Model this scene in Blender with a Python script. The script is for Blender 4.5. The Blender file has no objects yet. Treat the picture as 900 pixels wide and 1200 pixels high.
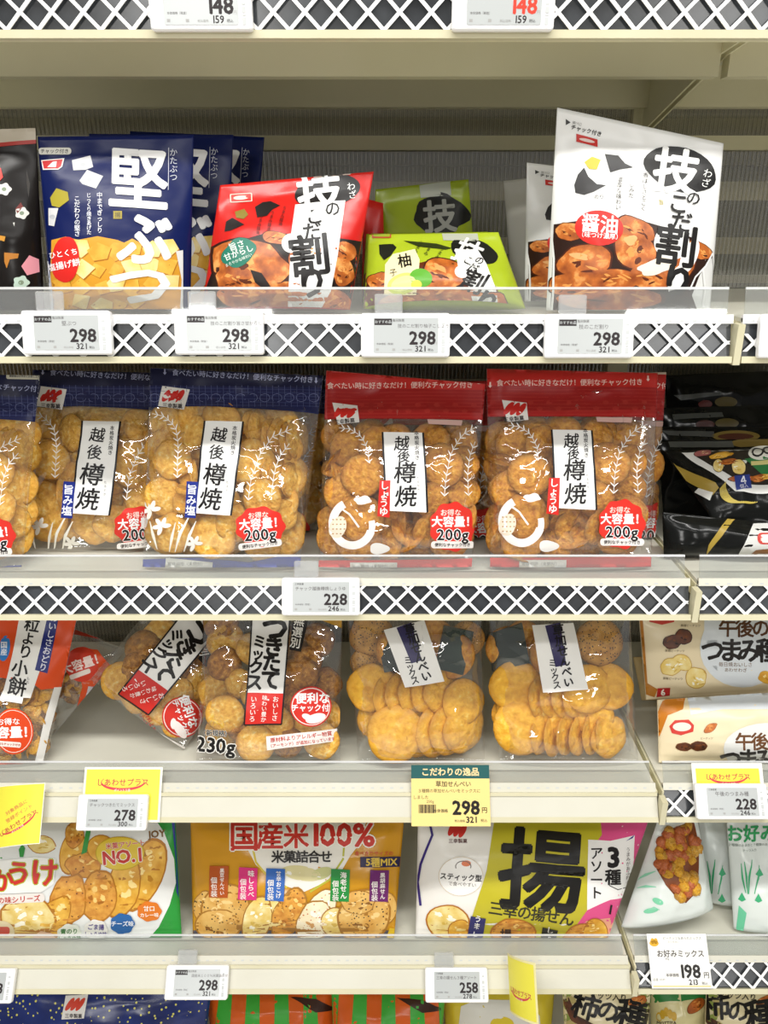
import bpy, bmesh, math, random
import numpy as np
from mathutils import Vector, Matrix
from mathutils.geometry import tessellate_polygon

# ------------------------------------------------------------------ camera, world, lights, exposure
scene = bpy.context.scene
COL = scene.collection
FPX = 900.0                                   # focal length in photo pixels (900 x 1200 frame)
TH = math.atan(900.0 / 2400.0)                # camera pitched down
CT, ST = math.cos(TH), math.sin(TH)
CAM = np.array([0.0, -0.84, 1.45])
cam_d = bpy.data.cameras.new('camera')
cam_d.sensor_fit = 'VERTICAL'; cam_d.sensor_height = 36.0; cam_d.sensor_width = 36.0; cam_d.lens = 27.0
cam_d.clip_start = 0.02
cam = bpy.data.objects.new('camera', cam_d); COL.objects.link(cam)
cam.location = CAM; cam.rotation_euler = (math.pi / 2 - TH, 0, 0)
scene.camera = cam

world = bpy.data.worlds.new('store_light'); scene.world = world
world.use_nodes = True
bg = world.node_tree.nodes['Background']
bg.inputs[0].default_value = (1.0, 0.99, 0.97, 1); bg.inputs[1].default_value = 0.31

def area(name, loc, sx, sy, power, rot=(0, 0, 0), col=(1.0, 0.985, 0.95)):
    l = bpy.data.lights.new(name, 'AREA'); l.shape = 'RECTANGLE'; l.size = sx; l.size_y = sy
    l.energy = power; l.color = col
    o = bpy.data.objects.new(name, l); COL.objects.link(o); o.location = loc; o.rotation_euler = rot
    return o
# rows of ceiling tubes above the aisle and the next aisle
area('ceiling_tube', (0.0, -0.95, 2.85), 3.6, 0.12, 72)
area('ceiling_tube', (0.0, -2.1, 2.85), 3.6, 0.12, 30, rot=(math.radians(12), 0, 0))
area('ceiling_panel', (-1.22, -5.0, 2.80), 0.75, 0.45, 42, rot=(math.radians(45), 0, 0))
area('ceiling_panel', (2.2, -5.0, 2.80), 0.75, 0.45, 30, rot=(math.radians(45), 0, 0))

scene.view_settings.view_transform = 'Standard'
scene.view_settings.look = 'None'
scene.view_settings.gamma = 1.0
scene.view_settings.use_curve_mapping = False
scene.view_settings.exposure = -0.14
scene.cycles.transparent_max_bounces = 24

# ------------------------------------------------------------------ helpers
rng = random.Random(7)

def lin(h):
    if not isinstance(h, str): return tuple(h) + (1.0,)
    h = h.lstrip('#'); c = [int(h[i:i + 2], 16) / 255 for i in (0, 2, 4)]
    return tuple(x / 12.92 if x <= 0.04045 else ((x + 0.055) / 1.055) ** 2.4 for x in c) + (1.0,)

MATS = {}
def pmat(col, rough=0.35, spec=0.35, metal=0.0, coat=0.0, name=None):
    """plain printed / painted surface"""
    key = name or ('print_%s' % col.lstrip('#') if isinstance(col, str) else 'paint')
    if key in MATS: return MATS[key]
    m = bpy.data.materials.new(key); m.use_nodes = True
    b = m.node_tree.nodes['Principled BSDF']
    b.inputs['Base Color'].default_value = lin(col)
    b.inputs['Roughness'].default_value = rough
    b.inputs['Metallic'].default_value = metal
    b.inputs['Specular IOR Level'].default_value = spec
    b.inputs['Coat Weight'].default_value = coat
    MATS[key] = m
    return m

def nmat(key, c0, c1, scale=60.0, rough=0.5, detail=4.0, lo=0.35, hi=0.65, bump=0.0, spots=None, stretch=None, c2=None, coat=0.0, rand=False, rim=None, bdist=0.002):
    """two or three tone noise material; spots=(colour, scale, size)"""
    if key in MATS: return MATS[key]
    m = bpy.data.materials.new(key); m.use_nodes = True
    nt = m.node_tree; N = nt.nodes; L = nt.links; b = N['Principled BSDF']
    tc = N.new('ShaderNodeTexCoord'); vec = tc.outputs['Object']
    if rand:
        oi = N.new('ShaderNodeObjectInfo'); ad = N.new('ShaderNodeVectorMath'); ad.operation = 'MULTIPLY_ADD'
        L.new(oi.outputs['Random'], ad.inputs[0]); ad.inputs[1].default_value = (17, 31, 23); L.new(vec, ad.inputs[2]); vec = ad.outputs[0]
    if stretch:
        mp = N.new('ShaderNodeMapping'); mp.inputs['Scale'].default_value = stretch; L.new(vec, mp.inputs[0]); vec = mp.outputs[0]
    n = N.new('ShaderNodeTexNoise'); n.inputs['Scale'].default_value = scale; n.inputs['Detail'].default_value = detail
    L.new(vec, n.inputs['Vector'])
    r = N.new('ShaderNodeValToRGB'); e = r.color_ramp.elements
    e[0].position = lo; e[0].color = lin(c0); e[1].position = hi; e[1].color = lin(c1)
    if c2: x = e.new(min(0.99, hi + 0.12)); x.color = lin(c2)
    L.new(n.outputs['Fac'], r.inputs[0]); col = r.outputs['Color']
    if spots:
        v = N.new('ShaderNodeTexVoronoi'); v.inputs['Scale'].default_value = spots[1]; L.new(vec, v.inputs['Vector'])
        mt = N.new('ShaderNodeMath'); mt.operation = 'LESS_THAN'; mt.inputs[1].default_value = spots[2]; L.new(v.outputs['Distance'], mt.inputs[0])
        mx = N.new('ShaderNodeMixRGB'); L.new(mt.outputs[0], mx.inputs[0]); L.new(col, mx.inputs[1]); mx.inputs[2].default_value = lin(spots[0]); col = mx.outputs[0]
    if rim:                                       # toasted edge of a round cracker, colour deepened for shade between overlapping pieces
        ln = N.new('ShaderNodeVectorMath'); ln.operation = 'LENGTH'; L.new(tc.outputs['Object'], ln.inputs[0])
        ad2 = N.new('ShaderNodeMath'); ad2.operation = 'MULTIPLY_ADD'; L.new(n.outputs['Fac'], ad2.inputs[0]); ad2.inputs[1].default_value = .35; L.new(ln.outputs['Value'], ad2.inputs[2])
        mr = N.new('ShaderNodeMapRange'); mr.inputs['From Min'].default_value = .92; mr.inputs['From Max'].default_value = 1.22; mr.inputs['To Max'].default_value = .66; L.new(ad2.outputs[0], mr.inputs['Value'])
        mx2 = N.new('ShaderNodeMixRGB'); L.new(mr.outputs[0], mx2.inputs[0]); L.new(col, mx2.inputs[1]); mx2.inputs[2].default_value = lin(rim); col = mx2.outputs[0]
    L.new(col, b.inputs['Base Color']); b.inputs['Roughness'].default_value = rough; b.inputs['Coat Weight'].default_value = coat
    if bump:
        bp = N.new('ShaderNodeBump'); bp.inputs['Strength'].default_value = bump; bp.inputs['Distance'].default_value = bdist
        L.new(n.outputs['Fac'], bp.inputs['Height']); L.new(bp.outputs[0], b.inputs['Normal'])
    MATS[key] = m
    return m

def clear_mat(key, tint='#ffffff', gloss=0.10, haze=0.0, rough=0.08, bump=0.0, hazecol='#ffffff', edge=0.35):
    """thin clear film or acrylic: transparent + mirror gloss growing at grazing angles + slight haze"""
    if key in MATS: return MATS[key]
    m = bpy.data.materials.new(key); m.use_nodes = True
    nt = m.node_tree; N = nt.nodes; L = nt.links; N.clear()
    out = N.new('ShaderNodeOutputMaterial'); t = N.new('ShaderNodeBsdfTransparent'); t.inputs[0].default_value = lin(tint)
    g = N.new('ShaderNodeBsdfGlossy'); g.inputs['Roughness'].default_value = rough
    d = N.new('ShaderNodeBsdfDiffuse'); d.inputs[0].default_value = lin(hazecol)
    m1 = N.new('ShaderNodeMixShader'); m1.inputs[0].default_value = haze; L.new(t.outputs[0], m1.inputs[1]); L.new(d.outputs[0], m1.inputs[2])
    lw = N.new('ShaderNodeLayerWeight'); lw.inputs[0].default_value = 0.35
    mr = N.new('ShaderNodeMapRange'); mr.inputs['To Min'].default_value = gloss; mr.inputs['To Max'].default_value = gloss + edge
    L.new(lw.outputs['Facing'], mr.inputs['Value'])
    m2 = N.new('ShaderNodeMixShader'); L.new(mr.outputs[0], m2.inputs[0]); L.new(m1.outputs[0], m2.inputs[1]); L.new(g.outputs[0], m2.inputs[2])
    if bump:
        tc = N.new('ShaderNodeTexCoord'); n = N.new('ShaderNodeTexNoise'); n.inputs['Scale'].default_value = 26; n.inputs['Detail'].default_value = 3
        L.new(tc.outputs['Object'], n.inputs['Vector'])
        bp = N.new('ShaderNodeBump'); bp.inputs['Strength'].default_value = bump; bp.inputs['Distance'].default_value = 0.004
        L.new(n.outputs['Fac'], bp.inputs['Height']); L.new(bp.outputs[0], g.inputs['Normal'])
    L.new(m2.outputs[0], out.inputs[0])
    MATS[key] = m
    return m

def M(x):
    if not isinstance(x, str): return x
    return MATS[x] if x in MATS else pmat(x)

def tag_props(o, label=None, cat=None, group=None, kind=None):
    if label: o['label'] = label
    if cat: o['category'] = cat
    if group: o['group'] = group
    if kind: o['kind'] = kind
    return o

MW = {}
def empty(name, loc=(0, 0, 0), mat=None):
    o = bpy.data.objects.new(name, None); COL.objects.link(o)
    mw = mat if mat is not None else Matrix.Translation(loc)
    o.matrix_world = mw; o.empty_display_size = 0.02; MW[o] = mw.copy()
    return o

def link_mesh(name, me, parent=None, loc=None):
    o = bpy.data.objects.new(name, me); COL.objects.link(o)
    if parent is not None: o.parent = parent
    if loc is not None: o.location = loc
    return o

def mesh_obj(name, V, F, mats, parent=None, mi=None, world=True, smooth=False):
    """vertices in world space (world=True) or in the parent's own space"""
    V = np.asarray(V, float)
    if parent is not None and world:
        inv = np.array(MW[parent].inverted()); V = V @ inv[:3, :3].T + inv[:3, 3]
    me = bpy.data.meshes.new(name); me.from_pydata(V.tolist(), [], [list(map(int, f)) for f in F]); 
    for m in (mats if isinstance(mats, (list, tuple)) else [mats]): me.materials.append(M(m))
    if mi is not None: me.polygons.foreach_set('material_index', np.asarray(mi, np.int32))
    if smooth: me.polygons.foreach_set('use_smooth', np.ones(len(me.polygons), bool))
    me.update()
    return link_mesh(name, me, parent)

def box_vf(x0, x1, y0, y1, z0, z1):
    V = [(x, y, z) for z in (z0, z1) for y in (y0, y1) for x in (x0, x1)]
    F = [(0, 2, 3, 1), (4, 5, 7, 6), (0, 1, 5, 4), (2, 6, 7, 3), (0, 4, 6, 2), (1, 3, 7, 5)]
    return V, F
def box(name, x0, x1, y0, y1, z0, z1, mat, parent=None):
    return mesh_obj(name, *box_vf(x0, x1, y0, y1, z0, z1), mat, parent)

# pixel <-> world
def ray(px, py):
    r = (np.asarray(px, float) - 450) / FPX; u = (600 - np.asarray(py, float)) / FPX
    return np.stack([r, CT + u * ST, u * CT - ST], -1)
def at(px, py, Y):
    d = ray(px, py); t = (Y - CAM[1]) / d[..., 1]
    return CAM + d * np.asarray(t)[..., None]
def hit(px, py, O, Nn):
    d = ray(px, py); t = np.dot(np.asarray(O) - CAM, Nn) / (d @ np.asarray(Nn))
    return CAM + d * np.asarray(t)[..., None]
def proj(X):
    x = X[..., 0] - CAM[0]; y = X[..., 1] - CAM[1]; z = X[..., 2] - CAM[2]
    dep = y * CT - z * ST
    return 450 + FPX * x / dep, 600 - FPX * (y * ST + z * CT) / dep, dep

# gradient noise
def perlin(x, y, seed=0):
    r = np.random.RandomState(seed); p = r.permutation(256); g = r.rand(256) * 2 * math.pi
    x = np.asarray(x, float); y = np.asarray(y, float)
    xi = np.floor(x).astype(int); yi = np.floor(y).astype(int); xf = x - xi; yf = y - yi
    def gr(ix, iy, dx, dy):
        a = g[p[(p[ix & 255] + iy) & 255]]; return np.cos(a) * dx + np.sin(a) * dy
    u = xf * xf * (3 - 2 * xf); v = yf * yf * (3 - 2 * yf)
    n0 = gr(xi, yi, xf, yf) * (1 - u) + gr(xi + 1, yi, xf - 1, yf) * u
    n1 = gr(xi, yi + 1, xf, yf - 1) * (1 - u) + gr(xi + 1, yi + 1, xf - 1, yf - 1) * u
    return n0 * (1 - v) + n1 * v

# ------------------------------------------------------------------ flat print: shapes and lettering laid on a surface
_fc = bpy.data.curves.new('glyph', 'FONT'); _fo = bpy.data.objects.new('glyph', _fc); GL = {}
def glyph(ch, off=0.0):
    k = (ch, round(off, 3))
    if k not in GL:
        _fc.body = ch; _fc.resolution_u = 2; _fc.offset = k[1]
        me = _fo.to_mesh()
        V = np.array([v.co[:2] for v in me.vertices]).reshape(-1, 2)
        T = [tuple(p.vertices) for p in me.polygons]
        _fo.to_mesh_clear()
        GL[k] = (V, T)
    return GL[k]

def rotv(V, c, deg):
    a = math.radians(deg); ca, sa = math.cos(a), math.sin(a); D = V - np.asarray(c)
    return np.stack([c[0] + D[:, 0] * ca - D[:, 1] * sa, c[1] + D[:, 0] * sa + D[:, 1] * ca], -1)

class Art:
    """2D print authored with y down; every element has a layer z"""
    def __init__(s): s.E = []; s.tf = None; s.T = []
    def add(s, V, T, mat, z, txt=False):
        V = np.asarray(V, float)
        if s.tf is not None: V = s.tf(V)
        (s.T if txt else s.E).append((V, T, mat, z))
    def poly(s, pts, mat, z=1):
        T = tessellate_polygon([[Vector((p[0], p[1], 0)) for p in pts]]); s.add(pts, T, mat, z)
    def rect(s, x0, y0, x1, y1, mat, z=1, rot=0):
        V = np.array([(x0, y0), (x1, y0), (x1, y1), (x0, y1)], float)
        if rot: V = rotv(V, ((x0 + x1) / 2, (y0 + y1) / 2), rot)
        s.poly([tuple(v) for v in V], mat, z)
    def rr(s, x0, y0, x1, y1, r, mat, z=1, rot=0):
        P = []
        for cx, cy, a0 in ((x1 - r, y0 + r, -90), (x1 - r, y1 - r, 0), (x0 + r, y1 - r, 90), (x0 + r, y0 + r, 180)):
            for i in range(5):
                a = math.radians(a0 + 22.5 * i); P.append((cx + r * math.cos(a), cy + r * math.sin(a)))
        V = np.array(P)
        if rot: V = rotv(V, ((x0 + x1) / 2, (y0 + y1) / 2), rot)
        s.poly([tuple(v) for v in V], mat, z)
    def ell(s, cx, cy, rx, ry, mat, z=1, rot=0, n=28, wob=0.0, k=0, seed=0):
        a = np.linspace(0, 2 * math.pi, n, endpoint=False); r = np.ones(n)
        if k: r = 1 + wob * np.cos(k * a)
        elif wob:
            R = np.random.RandomState(seed)
            for q in (2, 3, 4, 5, 7): r = r + wob * R.randn() * np.cos(q * a + R.rand() * 6.3) / q ** 0.5
        V = np.stack([cx + rx * r * np.cos(a), cy + ry * r * np.sin(a)], -1)
        if rot: V = rotv(V, (cx, cy), rot)
        s.poly([tuple(v) for v in V], mat, z)
    def ring(s, cx, cy, rx, ry, w, mat, z=1, a0=0, a1=360, n=30):
        P = [];
        for i in range(n + 1):
            a = math.radians(a0 + (a1 - a0) * i / n); P.append((cx + rx * math.cos(a), cy + ry * math.sin(a)))
        s.stroke(P, w, mat, z)
    def stroke(s, pts, w, mat, z=2, taper=0.0):
        P = np.array(pts, float); n = len(P); d = np.gradient(P, axis=0); d /= np.linalg.norm(d, axis=1)[:, None] + 1e-9
        nn = np.stack([-d[:, 1], d[:, 0]], -1)
        ww = (np.asarray(w, float) * np.ones(n)) / 2
        if taper: ww = ww * (1 - taper * np.abs(np.linspace(-1, 1, n)) ** 2)
        V = np.concatenate([P + nn * ww[:, None], P - nn * ww[:, None]]); T = []
        for i in range(n - 1): T += [(i, i + 1, n + i + 1), (i, n + i + 1, n + i)]
        s.add(V, T, mat, z)
    def text(s, st, cx, cy, size, mat, z=3, v=False, rot=0, b=0.0, sx=1.0, sy=1.0, sk=0.0, sp=1.0):
        px = size / (s.kz if hasattr(s, 'kz') else 3.0)
        off, dil = 0.0, b * 0.62; nd = 8 if px > 12 else 4
        pos = []; x = 0.0
        for ch in st:
            lat = ord(ch) < 0x2000
            if ch == ' ': x += 0.4; continue
            V, T = glyph(ch, off)
            if len(V) == 0: x += 0.5; continue
            if v: pos.append((V - (0.5 if not lat else V[:, 0].mean(), 0.38 if not lat else 0.34), T, (0.0, -x))); x += sp
            else:
                w = (V[:, 0].max() + 0.07) if lat else 1.0
                pos.append((V - (0, 0.38 if not lat else 0.345), T, (x, 0.0))); x += w * sp
        if not pos: return
        tot = x - (sp - 1 if v else 0)
        dirs = [(0, 0)] if dil <= 0 else [(dil * math.cos(q * 2 * math.pi / nd + .4), dil * math.sin(q * 2 * math.pi / nd + .4)) for q in range(nd)]
        VV = []; TT = []; ZZ = []; o = 0
        for V, T, (ox, oy) in pos:
            for qi, (dx, dy) in enumerate(dirs):
                W = V + (ox + dx - (0 if v else x / 2), oy + dy + ((x - sp) / 2 if v else 0))
                VV.append(W); ZZ.append(np.full(len(W), z + 0.06 * qi)); TT += [tuple(i + o for i in t) for t in T]; o += len(W)
        V = np.concatenate(VV); V = V * (sx, sy); V[:, 0] += sk * V[:, 1]
        V = V * (size, -size) + (cx, cy)
        if rot: V = rotv(V, (cx, cy), rot)
        s.add(V, TT, mat, np.concatenate(ZZ), True)
    def build(s, name, parent, mapfn, cell=0.0, label=None):
        if not s.E:
            if not s.T: return None
            s.E, s.T = s.T, []
        txt, s.T = s.T, []
        mats = []; bm = bmesh.new(); Vs = []; Fs = []; Ms = []; o = 0
        big = []
        for V, T, mat, z in s.E:
            if mat not in mats: mats.append(mat)
            i = mats.index(mat)
            W = np.column_stack([V, z if isinstance(z, np.ndarray) else np.full(len(V), float(z))])
            if cell and (V.max(0) - V.min(0)).max() > 1.6 * cell: big.append((W, T, i)); continue
            Vs.append(W); Fs += [tuple(k + o for k in t) for t in T]; Ms += [i] * len(T); o += len(W)
        if big:
            for W, T, i in big:
                bv = [bm.verts.new(w) for w in W]
                for t in T:
                    if len(set(t)) < 3: continue
                    try: f = bm.faces.new([bv[k] for k in t]); f.material_index = i
                    except ValueError: pass
            A = np.concatenate([b[0] for b in big]); lo = A.min(0); hi = A.max(0)
            for ax in (0, 1):
                for c in np.arange(math.floor(lo[ax] / cell) * cell + cell, hi[ax], cell):
                    no = (1, 0, 0) if ax == 0 else (0, 1, 0)
                    co = (c, 0, 0) if ax == 0 else (0, c, 0)
                    bmesh.ops.bisect_plane(bm, geom=bm.verts[:] + bm.edges[:] + bm.faces[:], plane_co=co, plane_no=no, dist=1e-5)
            bm.verts.index_update()
            Vs.append(np.array([v.co[:] for v in bm.verts])); 
            for f in bm.faces: Fs.append(tuple(v.index + o for v in f.verts)); Ms.append(f.material_index)
        bm.free()
        V = np.concatenate(Vs); W = mapfn(V[:, :2], V[:, 2])
        ob = mesh_obj(name, W, Fs, mats, parent, Ms, world=False, smooth=bool(cell))
        if label: ob['label'] = label
        s.E = txt
        if txt: s.build('lettering', ob, mapfn, cell)
        s.E = []
        return ob

# ------------------------------------------------------------------ bags
def curve1(pts, t):
    x = [p[0] for p in pts]; y = [p[1] for p in pts]
    return np.interp(t, x, y)
def smooth_curve(pts):
    tt = np.linspace(0, 1, 201); yy = curve1(pts, tt)
    k = np.hanning(23); k /= k.sum(); pad = np.concatenate([np.full(11, yy[0]), yy, np.full(11, yy[-1])])
    yy2 = np.convolve(pad, k, 'valid')
    return lambda t: np.interp(t, tt, yy2)

PILLOW = [(0, 0), (.05, .05), (.16, .62), (.32, .95), (.5, 1), (.68, .95), (.84, .62), (.95, .05), (1, 0)]
STAND = [(0, .62), (.06, .85), (.2, 1), (.4, .92), (.6, .62), (.78, .28), (.88, .06), (1, 0)]
ZIP = [(0, .35), (.06, .8), (.18, 1), (.42, 1), (.62, .85), (.76, .42), (.84, .1), (.9, 0), (1, 0)]

class Bag:
    def __init__(s, name, label, tl, tr, bl, br, Y, z, lean=10, yaw=0, T=0.03, prof=STAND, film='#ffffff', cat='snack bag', group=None,
                 seed=1, wr=0.0012, nu=34, nv=42, back=0.3, film_name='film', wf=1.0):
        """tl, tr: photo pixels of the top corners; bl, br: pixel x (rests on height z at depth Y) or full pixel pairs"""
        L = math.radians(lean); ps = math.radians(yaw); s.L = L
        z += T * prof[0][1] * back * math.sin(L) + 0.0005
        R = np.array([math.cos(ps), math.sin(ps), 0]); U = np.array([-math.sin(ps) * math.sin(L), math.cos(ps) * math.sin(L), math.cos(L)])
        Nn = np.cross(R, U)
        _, by, _ = proj(np.array([0, Y, z]))
        auto = not isinstance(bl, (tuple, list)); s.auto = auto
        bcx = (bl + br) / 2 if auto else (bl[0] + br[0]) / 2
        O = at(bcx, by, Y)
        if auto: bl, br = (bl, by), (br, by)
        C = []
        for p in (tl, tr, br, bl):
            h = hit(p[0], p[1], O, Nn) - O; C.append((h @ R, h @ U))
        s.C = np.array(C)
        if auto:                                        # flat foot on the deck
            s.C[2, 1] = s.C[3, 1] = 0.0
        s.O, s.R, s.U, s.N = O, R, U, Nn; s.T = T; s.gv = smooth_curve(prof); s.seed = seed; s.wr = wr; s.back = back; s.wf = wf
        mw = Matrix(((R[0], -Nn[0], U[0], O[0]), (R[1], -Nn[1], U[1], O[1]), (R[2], -Nn[2], U[2], O[2]), (0, 0, 0, 1)))
        s.root = empty(name, mat=mw); tag_props(s.root, label, cat, group)
        s.art = Art(); s.kids = []; s.base = 0.0
        s.film_obj(film, film_name, nu, nv)
        w = np.linalg.norm(s.C[0] - s.C[1]); w2 = np.linalg.norm(s.C[2] - s.C[3]); h = np.linalg.norm((s.C[0] + s.C[1]) / 2 - (s.C[2] + s.C[3]) / 2)
        s.info = (round(w, 3), round(w2, 3), round(h, 3), (O + U * s.C[:, 1].min()).round(3)[2], (O + U * s.C[:, 1].max()).round(3)[1:])
    def flat(s, u, v):
        tl, tr, br, bl = s.C; u = np.asarray(u)[..., None]; v = np.asarray(v)[..., None]
        return (tl * (1 - u) + tr * u) * v + (bl * (1 - u) + br * u) * (1 - v)
    def bulge(s, u, v):
        uu = np.clip(np.abs(2 * np.asarray(u) - 1), 0, 1)
        fu = (1 - uu ** 2.3) ** 0.75
        return s.T * fu * s.gv(np.clip(v, 0, 1)), fu
    def wrink(s, q, u, v):
        x, z = q[..., 0], q[..., 1]; k = s.seed
        f = s.wf
        wx = x + 0.012 * perlin(x * 22 + 3, z * 22, k); wz = z + 0.012 * perlin(x * 22, z * 22 + 9, k + 1)
        rd = (1 - 2.2 * np.abs(perlin(wx * 17 * f, wz * 11 * f, k + 2))) ; rd = np.clip(rd, 0, 1) ** 2.5
        rd2 = np.clip(1 - 2.4 * np.abs(perlin(wx * 26 * f + 5, wz * 40 * f, k + 3)), 0, 1) ** 2.5
        n = perlin(x * 14, z * 14, k + 4)
        e = np.clip(np.minimum(np.minimum(u, 1 - u), np.minimum(v, 1 - v)) * 12, 0, 1)
        return s.wr * (1.3 * rd + 0.4 * rd2 + 2.4 * n) * e
    def front(s, u, v, lift=0.0, wr=True):
        q = s.flat(u, v); b, fu = s.bulge(u, v)
        y = -b
        if wr: y = y - s.wrink(q, np.asarray(u), np.asarray(v))
        return np.stack([q[..., 0], y - lift, q[..., 1]], -1)
    def skin(s, u, v, lift):
        """point on the film as meshed (bilinear in its grid), lifted off it"""
        q = s.flat(u, v); i = np.clip(np.searchsorted(s.gu, u) - 1, 0, len(s.gu) - 2); j = np.clip(np.searchsorted(s.gvv, v) - 1, 0, len(s.gvv) - 2)
        a = (u - s.gu[i]) / (s.gu[i + 1] - s.gu[i]); b = (v - s.gvv[j]) / (s.gvv[j + 1] - s.gvv[j]); g = s.gy
        y = (g[j, i] * (1 - a) + g[j, i + 1] * a) * (1 - b) + (g[j + 1, i] * (1 - a) + g[j + 1, i + 1] * a) * b
        return np.stack([q[..., 0], y - lift, q[..., 1]], -1)
    def world(s, X):
        return s.O + X[..., :1] * s.R - X[..., 1:2] * s.N + X[..., 2:3] * s.U
    def solve(s, px, py):
        px = np.asarray(px, float); py = np.asarray(py, float)
        u = np.full(px.shape, .5); v = np.full(px.shape, .5); e = 2e-3
        F = lambda a, b: proj(s.world(s.front(a, b, wr=False)))[:2]
        for _ in range(9):
            x0, y0 = F(u, v); xu, yu = F(u + e, v); xv, yv = F(u, v + e)
            a, b_, c, d = (xu - x0) / e, (xv - x0) / e, (yu - y0) / e, (yv - y0) / e
            det = a * d - b_ * c; det = np.where(np.abs(det) < 1e-6, 1e-6, det)
            ex, ey = px - x0, py - y0
            u = np.clip(u + (d * ex - b_ * ey) / det, -.15, 1.15); v = np.clip(v + (a * ey - c * ex) / det, -.15, 1.15)
        return np.clip(u, 0.002, .998), np.clip(v, 0.001, .999)
    def film_obj(s, film, nm, nu, nv):
        u = 0.5 - 0.5 * np.cos(np.linspace(0, math.pi, nu + 1)) * 1.0; u = 0.6 * u + 0.4 * np.linspace(0, 1, nu + 1); v = np.linspace(0, 1, nv + 1)
        U_, V_ = np.meshgrid(u, v); A = s.front(U_, V_); s.gu, s.gvv, s.gy = u, v, A[..., 1].copy(); A = A.reshape(-1, 3)
        q = s.flat(U_, V_); b, _ = s.bulge(U_, V_)
        B = np.stack([q[..., 0], b * s.back + 0.0006 + 0.3 * np.abs(s.wrink(q, U_, V_)), q[..., 1]], -1).reshape(-1, 3)
        F = []; n = (nu + 1) * (nv + 1); W = nu + 1
        for j in range(nv):
            for i in range(nu):
                k = j * W + i; F.append((k, k + 1, k + W + 1, k + W)); F.append((n + k, n + k + W, n + k + W + 1, n + k + 1))
        for i in range(nu):
            F.append((i, n + i, n + i + 1, i + 1)); k = nv * W + i; F.append((k, k + 1, n + k + 1, n + k))
        for j in range(nv):
            k = j * W; F.append((k, k + W, n + k + W, n + k)); k = j * W + nu; F.append((k, n + k, n + k + W, k + W))
        o = mesh_obj(nm, np.concatenate([A, B]), F, film, s.root, world=False, smooth=True)
        s.film = o; s.kids.append(o)
    def flush(s, name, parent=None, label=None, cell=6.0, lift=0.0005):
        def mp(P, z):
            u, v = s.solve(P[:, 0], P[:, 1]); return s.skin(u, v, lift + (z + s.base) * 0.00013)
        o = s.art.build(name, parent or s.root, mp, cell, label); s.kids.append(o)
        return o
    def piece(s, name, me, px, py, rpx, depth=0.006, rx=0, rz=0, ry=0, squash=1.0):
        u, v = s.solve(np.array([px]), np.array([py])); X = s.front(u, v, 0, wr=False)[0]
        if not s.auto and not (0.10 < u[0] < 0.90 and 0.10 < v[0] < 0.95) and depth > 0: return None
        dep = proj(s.world(X[None]))[2][0]; r = rpx * dep / FPX
        t = max(abs(math.sin(math.radians(rx))), abs(math.sin(math.radians(rz))))
        X[1] += (max(depth, 0.003 + 0.88 * r * t) + r * me.get('bulk', 0.0)) if depth > 0 else depth
        if depth > 0: X[1] = min(X[1], max(s.T * s.back - .006, .002))
        if s.auto: X[2] = max(X[2], (r * 1.10 + .003 + X[1] * math.sin(s.L)) / math.cos(s.L))
        xl = s.flat(0., v)[0, 0] + .8 * r; xr = s.flat(1., v)[0, 0] - .8 * r
        X[0] = min(max(X[0], min(xl, xr)), max(xl, xr))
        o = link_mesh(name, me, s.root); o.location = X
        o.rotation_euler = (math.radians(rx), math.radians(ry), math.radians(rz)); o.scale = (r, r, r * squash)
        s.kids.append(o)
        return o
    def copy(s, label, dpx=(0, 0), dY=0.0, rot=0.0, group=None, sc=1.0, skip=(), tilt=0.0, yaw=0.0):
        """another bag of the same kind, moved in the scene (dpx: metres right/up)"""
        r = s.root.copy(); COL.objects.link(r); r['label'] = label
        if group: r['group'] = group
        mw = Matrix.Translation((dpx[0], dY, dpx[1])) @ MW[s.root] @ Matrix.Rotation(math.radians(yaw), 4, 'Z') @ Matrix.Rotation(math.radians(tilt), 4, 'X') @ Matrix.Rotation(math.radians(rot), 4, 'Y') @ Matrix.Diagonal((1, 1, sc, 1))
        r.matrix_world = mw; MW[r] = mw.copy()
        mp = {}
        for ch in s.root.children:
            if ch.name.split('.')[0] in skip: continue
            c = ch.copy(); COL.objects.link(c); c.parent = r
            for g in ch.children:
                d = g.copy(); COL.objects.link(d); d.parent = c
        return r

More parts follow.
